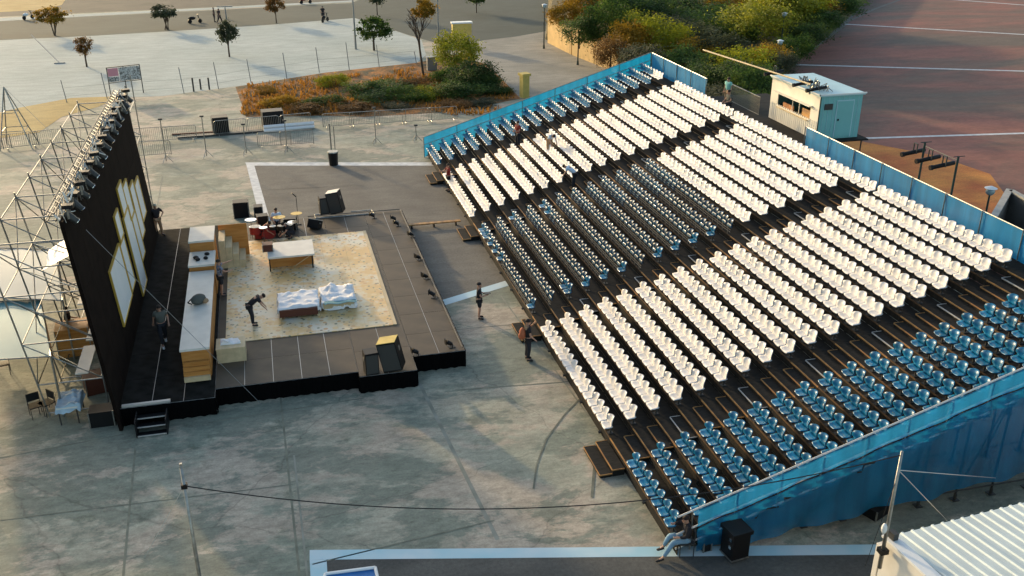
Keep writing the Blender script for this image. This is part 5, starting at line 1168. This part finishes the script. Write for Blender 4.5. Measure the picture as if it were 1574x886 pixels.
person('man in dark shorts holding a tablet between stage and stand', F(737, 490), -10, hold, 'shirtb', 'cargo', shorts=True, cap='shirtb')
p = P(737, 490); tag(MB().cbox((p.x + .36, p.y - .03, 1.18), (.26, .2, .02)).obj('tablet', M['dsteel']), 'dark tablet held by the man between stage and stand', 'tablet')
tl = person('tall man in black with orange pack raising a phone at the aisle steps', F(811, 554), 0, phone, 'shirtb', 'cargo', scale=1.06)
p = P(811, 554); t = thing('backpack', 'orange backpack worn by the tall man at the aisle steps', 'backpack', (p.x - .22, p.y, 1.05)); MB().ell((0, 0, .15), (.13, .17, .26), 10, 7).obj('pack_body', M['orange'], t, True); MB().ell((-.08, 0, .05), (.08, .12, .14), 8, 6).obj('pocket', M['orange'], t, True)
p = P(811, 554); tag(MB().cbox((p.x + .33, p.y - .1, 1.62), (.02, .08, .15)).obj('phone', M['black']), 'black phone held up by the tall man', 'phone')
sp = P(1052, 850)
sitp = dict(sit); sitp.update(knL=(-.12, -.44, .55), anL=(-.05, -.62, .22), toL=(-.05, -.76, .14), knR=(.14, -.40, .52), anR=(.3, -.72, .12), toR=(.33, -.88, .06), elL=(-.25, -.14, .86), wrL=(-.1, -.36, .98))
chair('dark chair under the seated man at the near corner of the stand', (sp.x, sp.y, 0), R(-98), 'dsteel')
person('man in black shirt and light jeans sitting on a chair at the near stand corner', (sp.x, sp.y, 0), 172, sitp, 'shirtb', 'jeans', sleeves='long')
t = thing('flight_case', 'tall black wheeled case under the blue screen near the seated man', 'case', P(1128, 855), R(8))
MB().box((-.28, -.28, .12), (.28, .28, .9)).obj('body', M['black'], t); MB().box((-.33, -.33, .901), (.33, .33, 1.02)).obj('lid', M['black'], t); MB().box((-.3, -.3, .08), (.3, .3, .119)).obj('base_trim', M['steel'], t)
for x in (-.22, .22):
    for y in (-.22, .22): MB().tube((x - .03, y, .05), (x + .03, y, .05), .05, 8).obj('wheel', M['dsteel'], t)
for z in (.45, .7): MB().box((-.30, -.2, z), (-.281, -.1, z + .1)).obj('latch', M['chrome'], t)
crate('low black case behind the chair of the seated man', (sp.x + .62, sp.y + .1, 0), (.25, .45, .6), 'black', rz=.1)
crate('dark bundle of cable on the ground under the blue screen', P(1345, 790), (.7, .5, .35), 'black', 'cable_box', .4, 'box')
ZK = ZF
person('man in mint shirt and khaki trousers standing at the railing left of the cabin', (XB + .75, -9.6, ZP + .01), 200, None, 'tealshirt', 'khaki')
person('dark dressed man sitting on the top step left of the cabin', (XB - .15, -11.6, ZF(18) - .03), 190, sit, 'grey', 'cargo')
person('man in dark red top standing on the far entry steps with arm out', F(690, 294), 185, reach, 'red', 'cargo')
person('man in pale blue shirt bending among the far white seats', (5.6, -8.2, ZF(7)), -80, bend, 'wshirt', 'khaki')
person('man in pale shirt bending at the near end of the far white block', (5.15, -14.0, ZF(6)), 150, bend, 'wshirt', 'cargo')
person('man in dark red shirt standing in the farthest aisle among the rows', (4.6, -4.6, ZF(5) + .01), 200, hold, 'red', 'cargo')
person('dark dressed worker standing deep inside the scaffold behind the backdrop', F(112, 530), 0, hold, 'shirtb', 'cargo')
person('drummer in pale blue shirt sitting behind the drum kit', (dk.x + .1, dk.y + 1.0, SZ + .01), -90, sit, 'wshirt', 'cargo')
crate('small drum stool under the drummer', (dk.x + .1, dk.y + 1.02, SZ + .01), (.35, .35, .42), 'black', 'drum_stool', 0, 'stool')
crouch = dict(pelvis=(0, .12, .30), waist=(0, .06, .42), chest=(0, -.08, .60), neck=(0, -.2, .72), skull=(0, -.28, .78), crown=(0, -.34, .84), shL=(-.18, -.12, .68), shR=(.18, -.12, .68), elL=(-.24, -.3, .46), wrL=(-.14, -.48, .30), elR=(.24, -.3, .46), wrR=(.14, -.48, .30),
           hipL=(-.1, .1, .30), hipR=(.1, .1, .30), knL=(-.17, -.28, .46), knR=(.17, -.28, .46), anL=(-.14, .0, .09), anR=(.14, .0, .09), toL=(-.16, -.15, .035), toR=(.16, -.15, .035))
person('crew member in dark red crouching left of the drum kit', F(407, 366, SZ + .01), -20, crouch, 'red', 'cargo')
person('crew member in black crouching right of the drum kit behind the low platform', F(446, 366, SZ + .01), 200, crouch, 'shirtb', 'cargo')
for k, (a, b, lb) in enumerate(((330, 34, 'small dark figure on the road left of the heart shaped tree'), (338, 36, 'small dark figure on the road just above the heart shaped tree'), (497, 32, 'small dark figure at the edge of the gravel lot beside a scooter'))):
    person(lb, F(a, b), 40 * k, walk if k else None, 'shirtb', 'cargo')
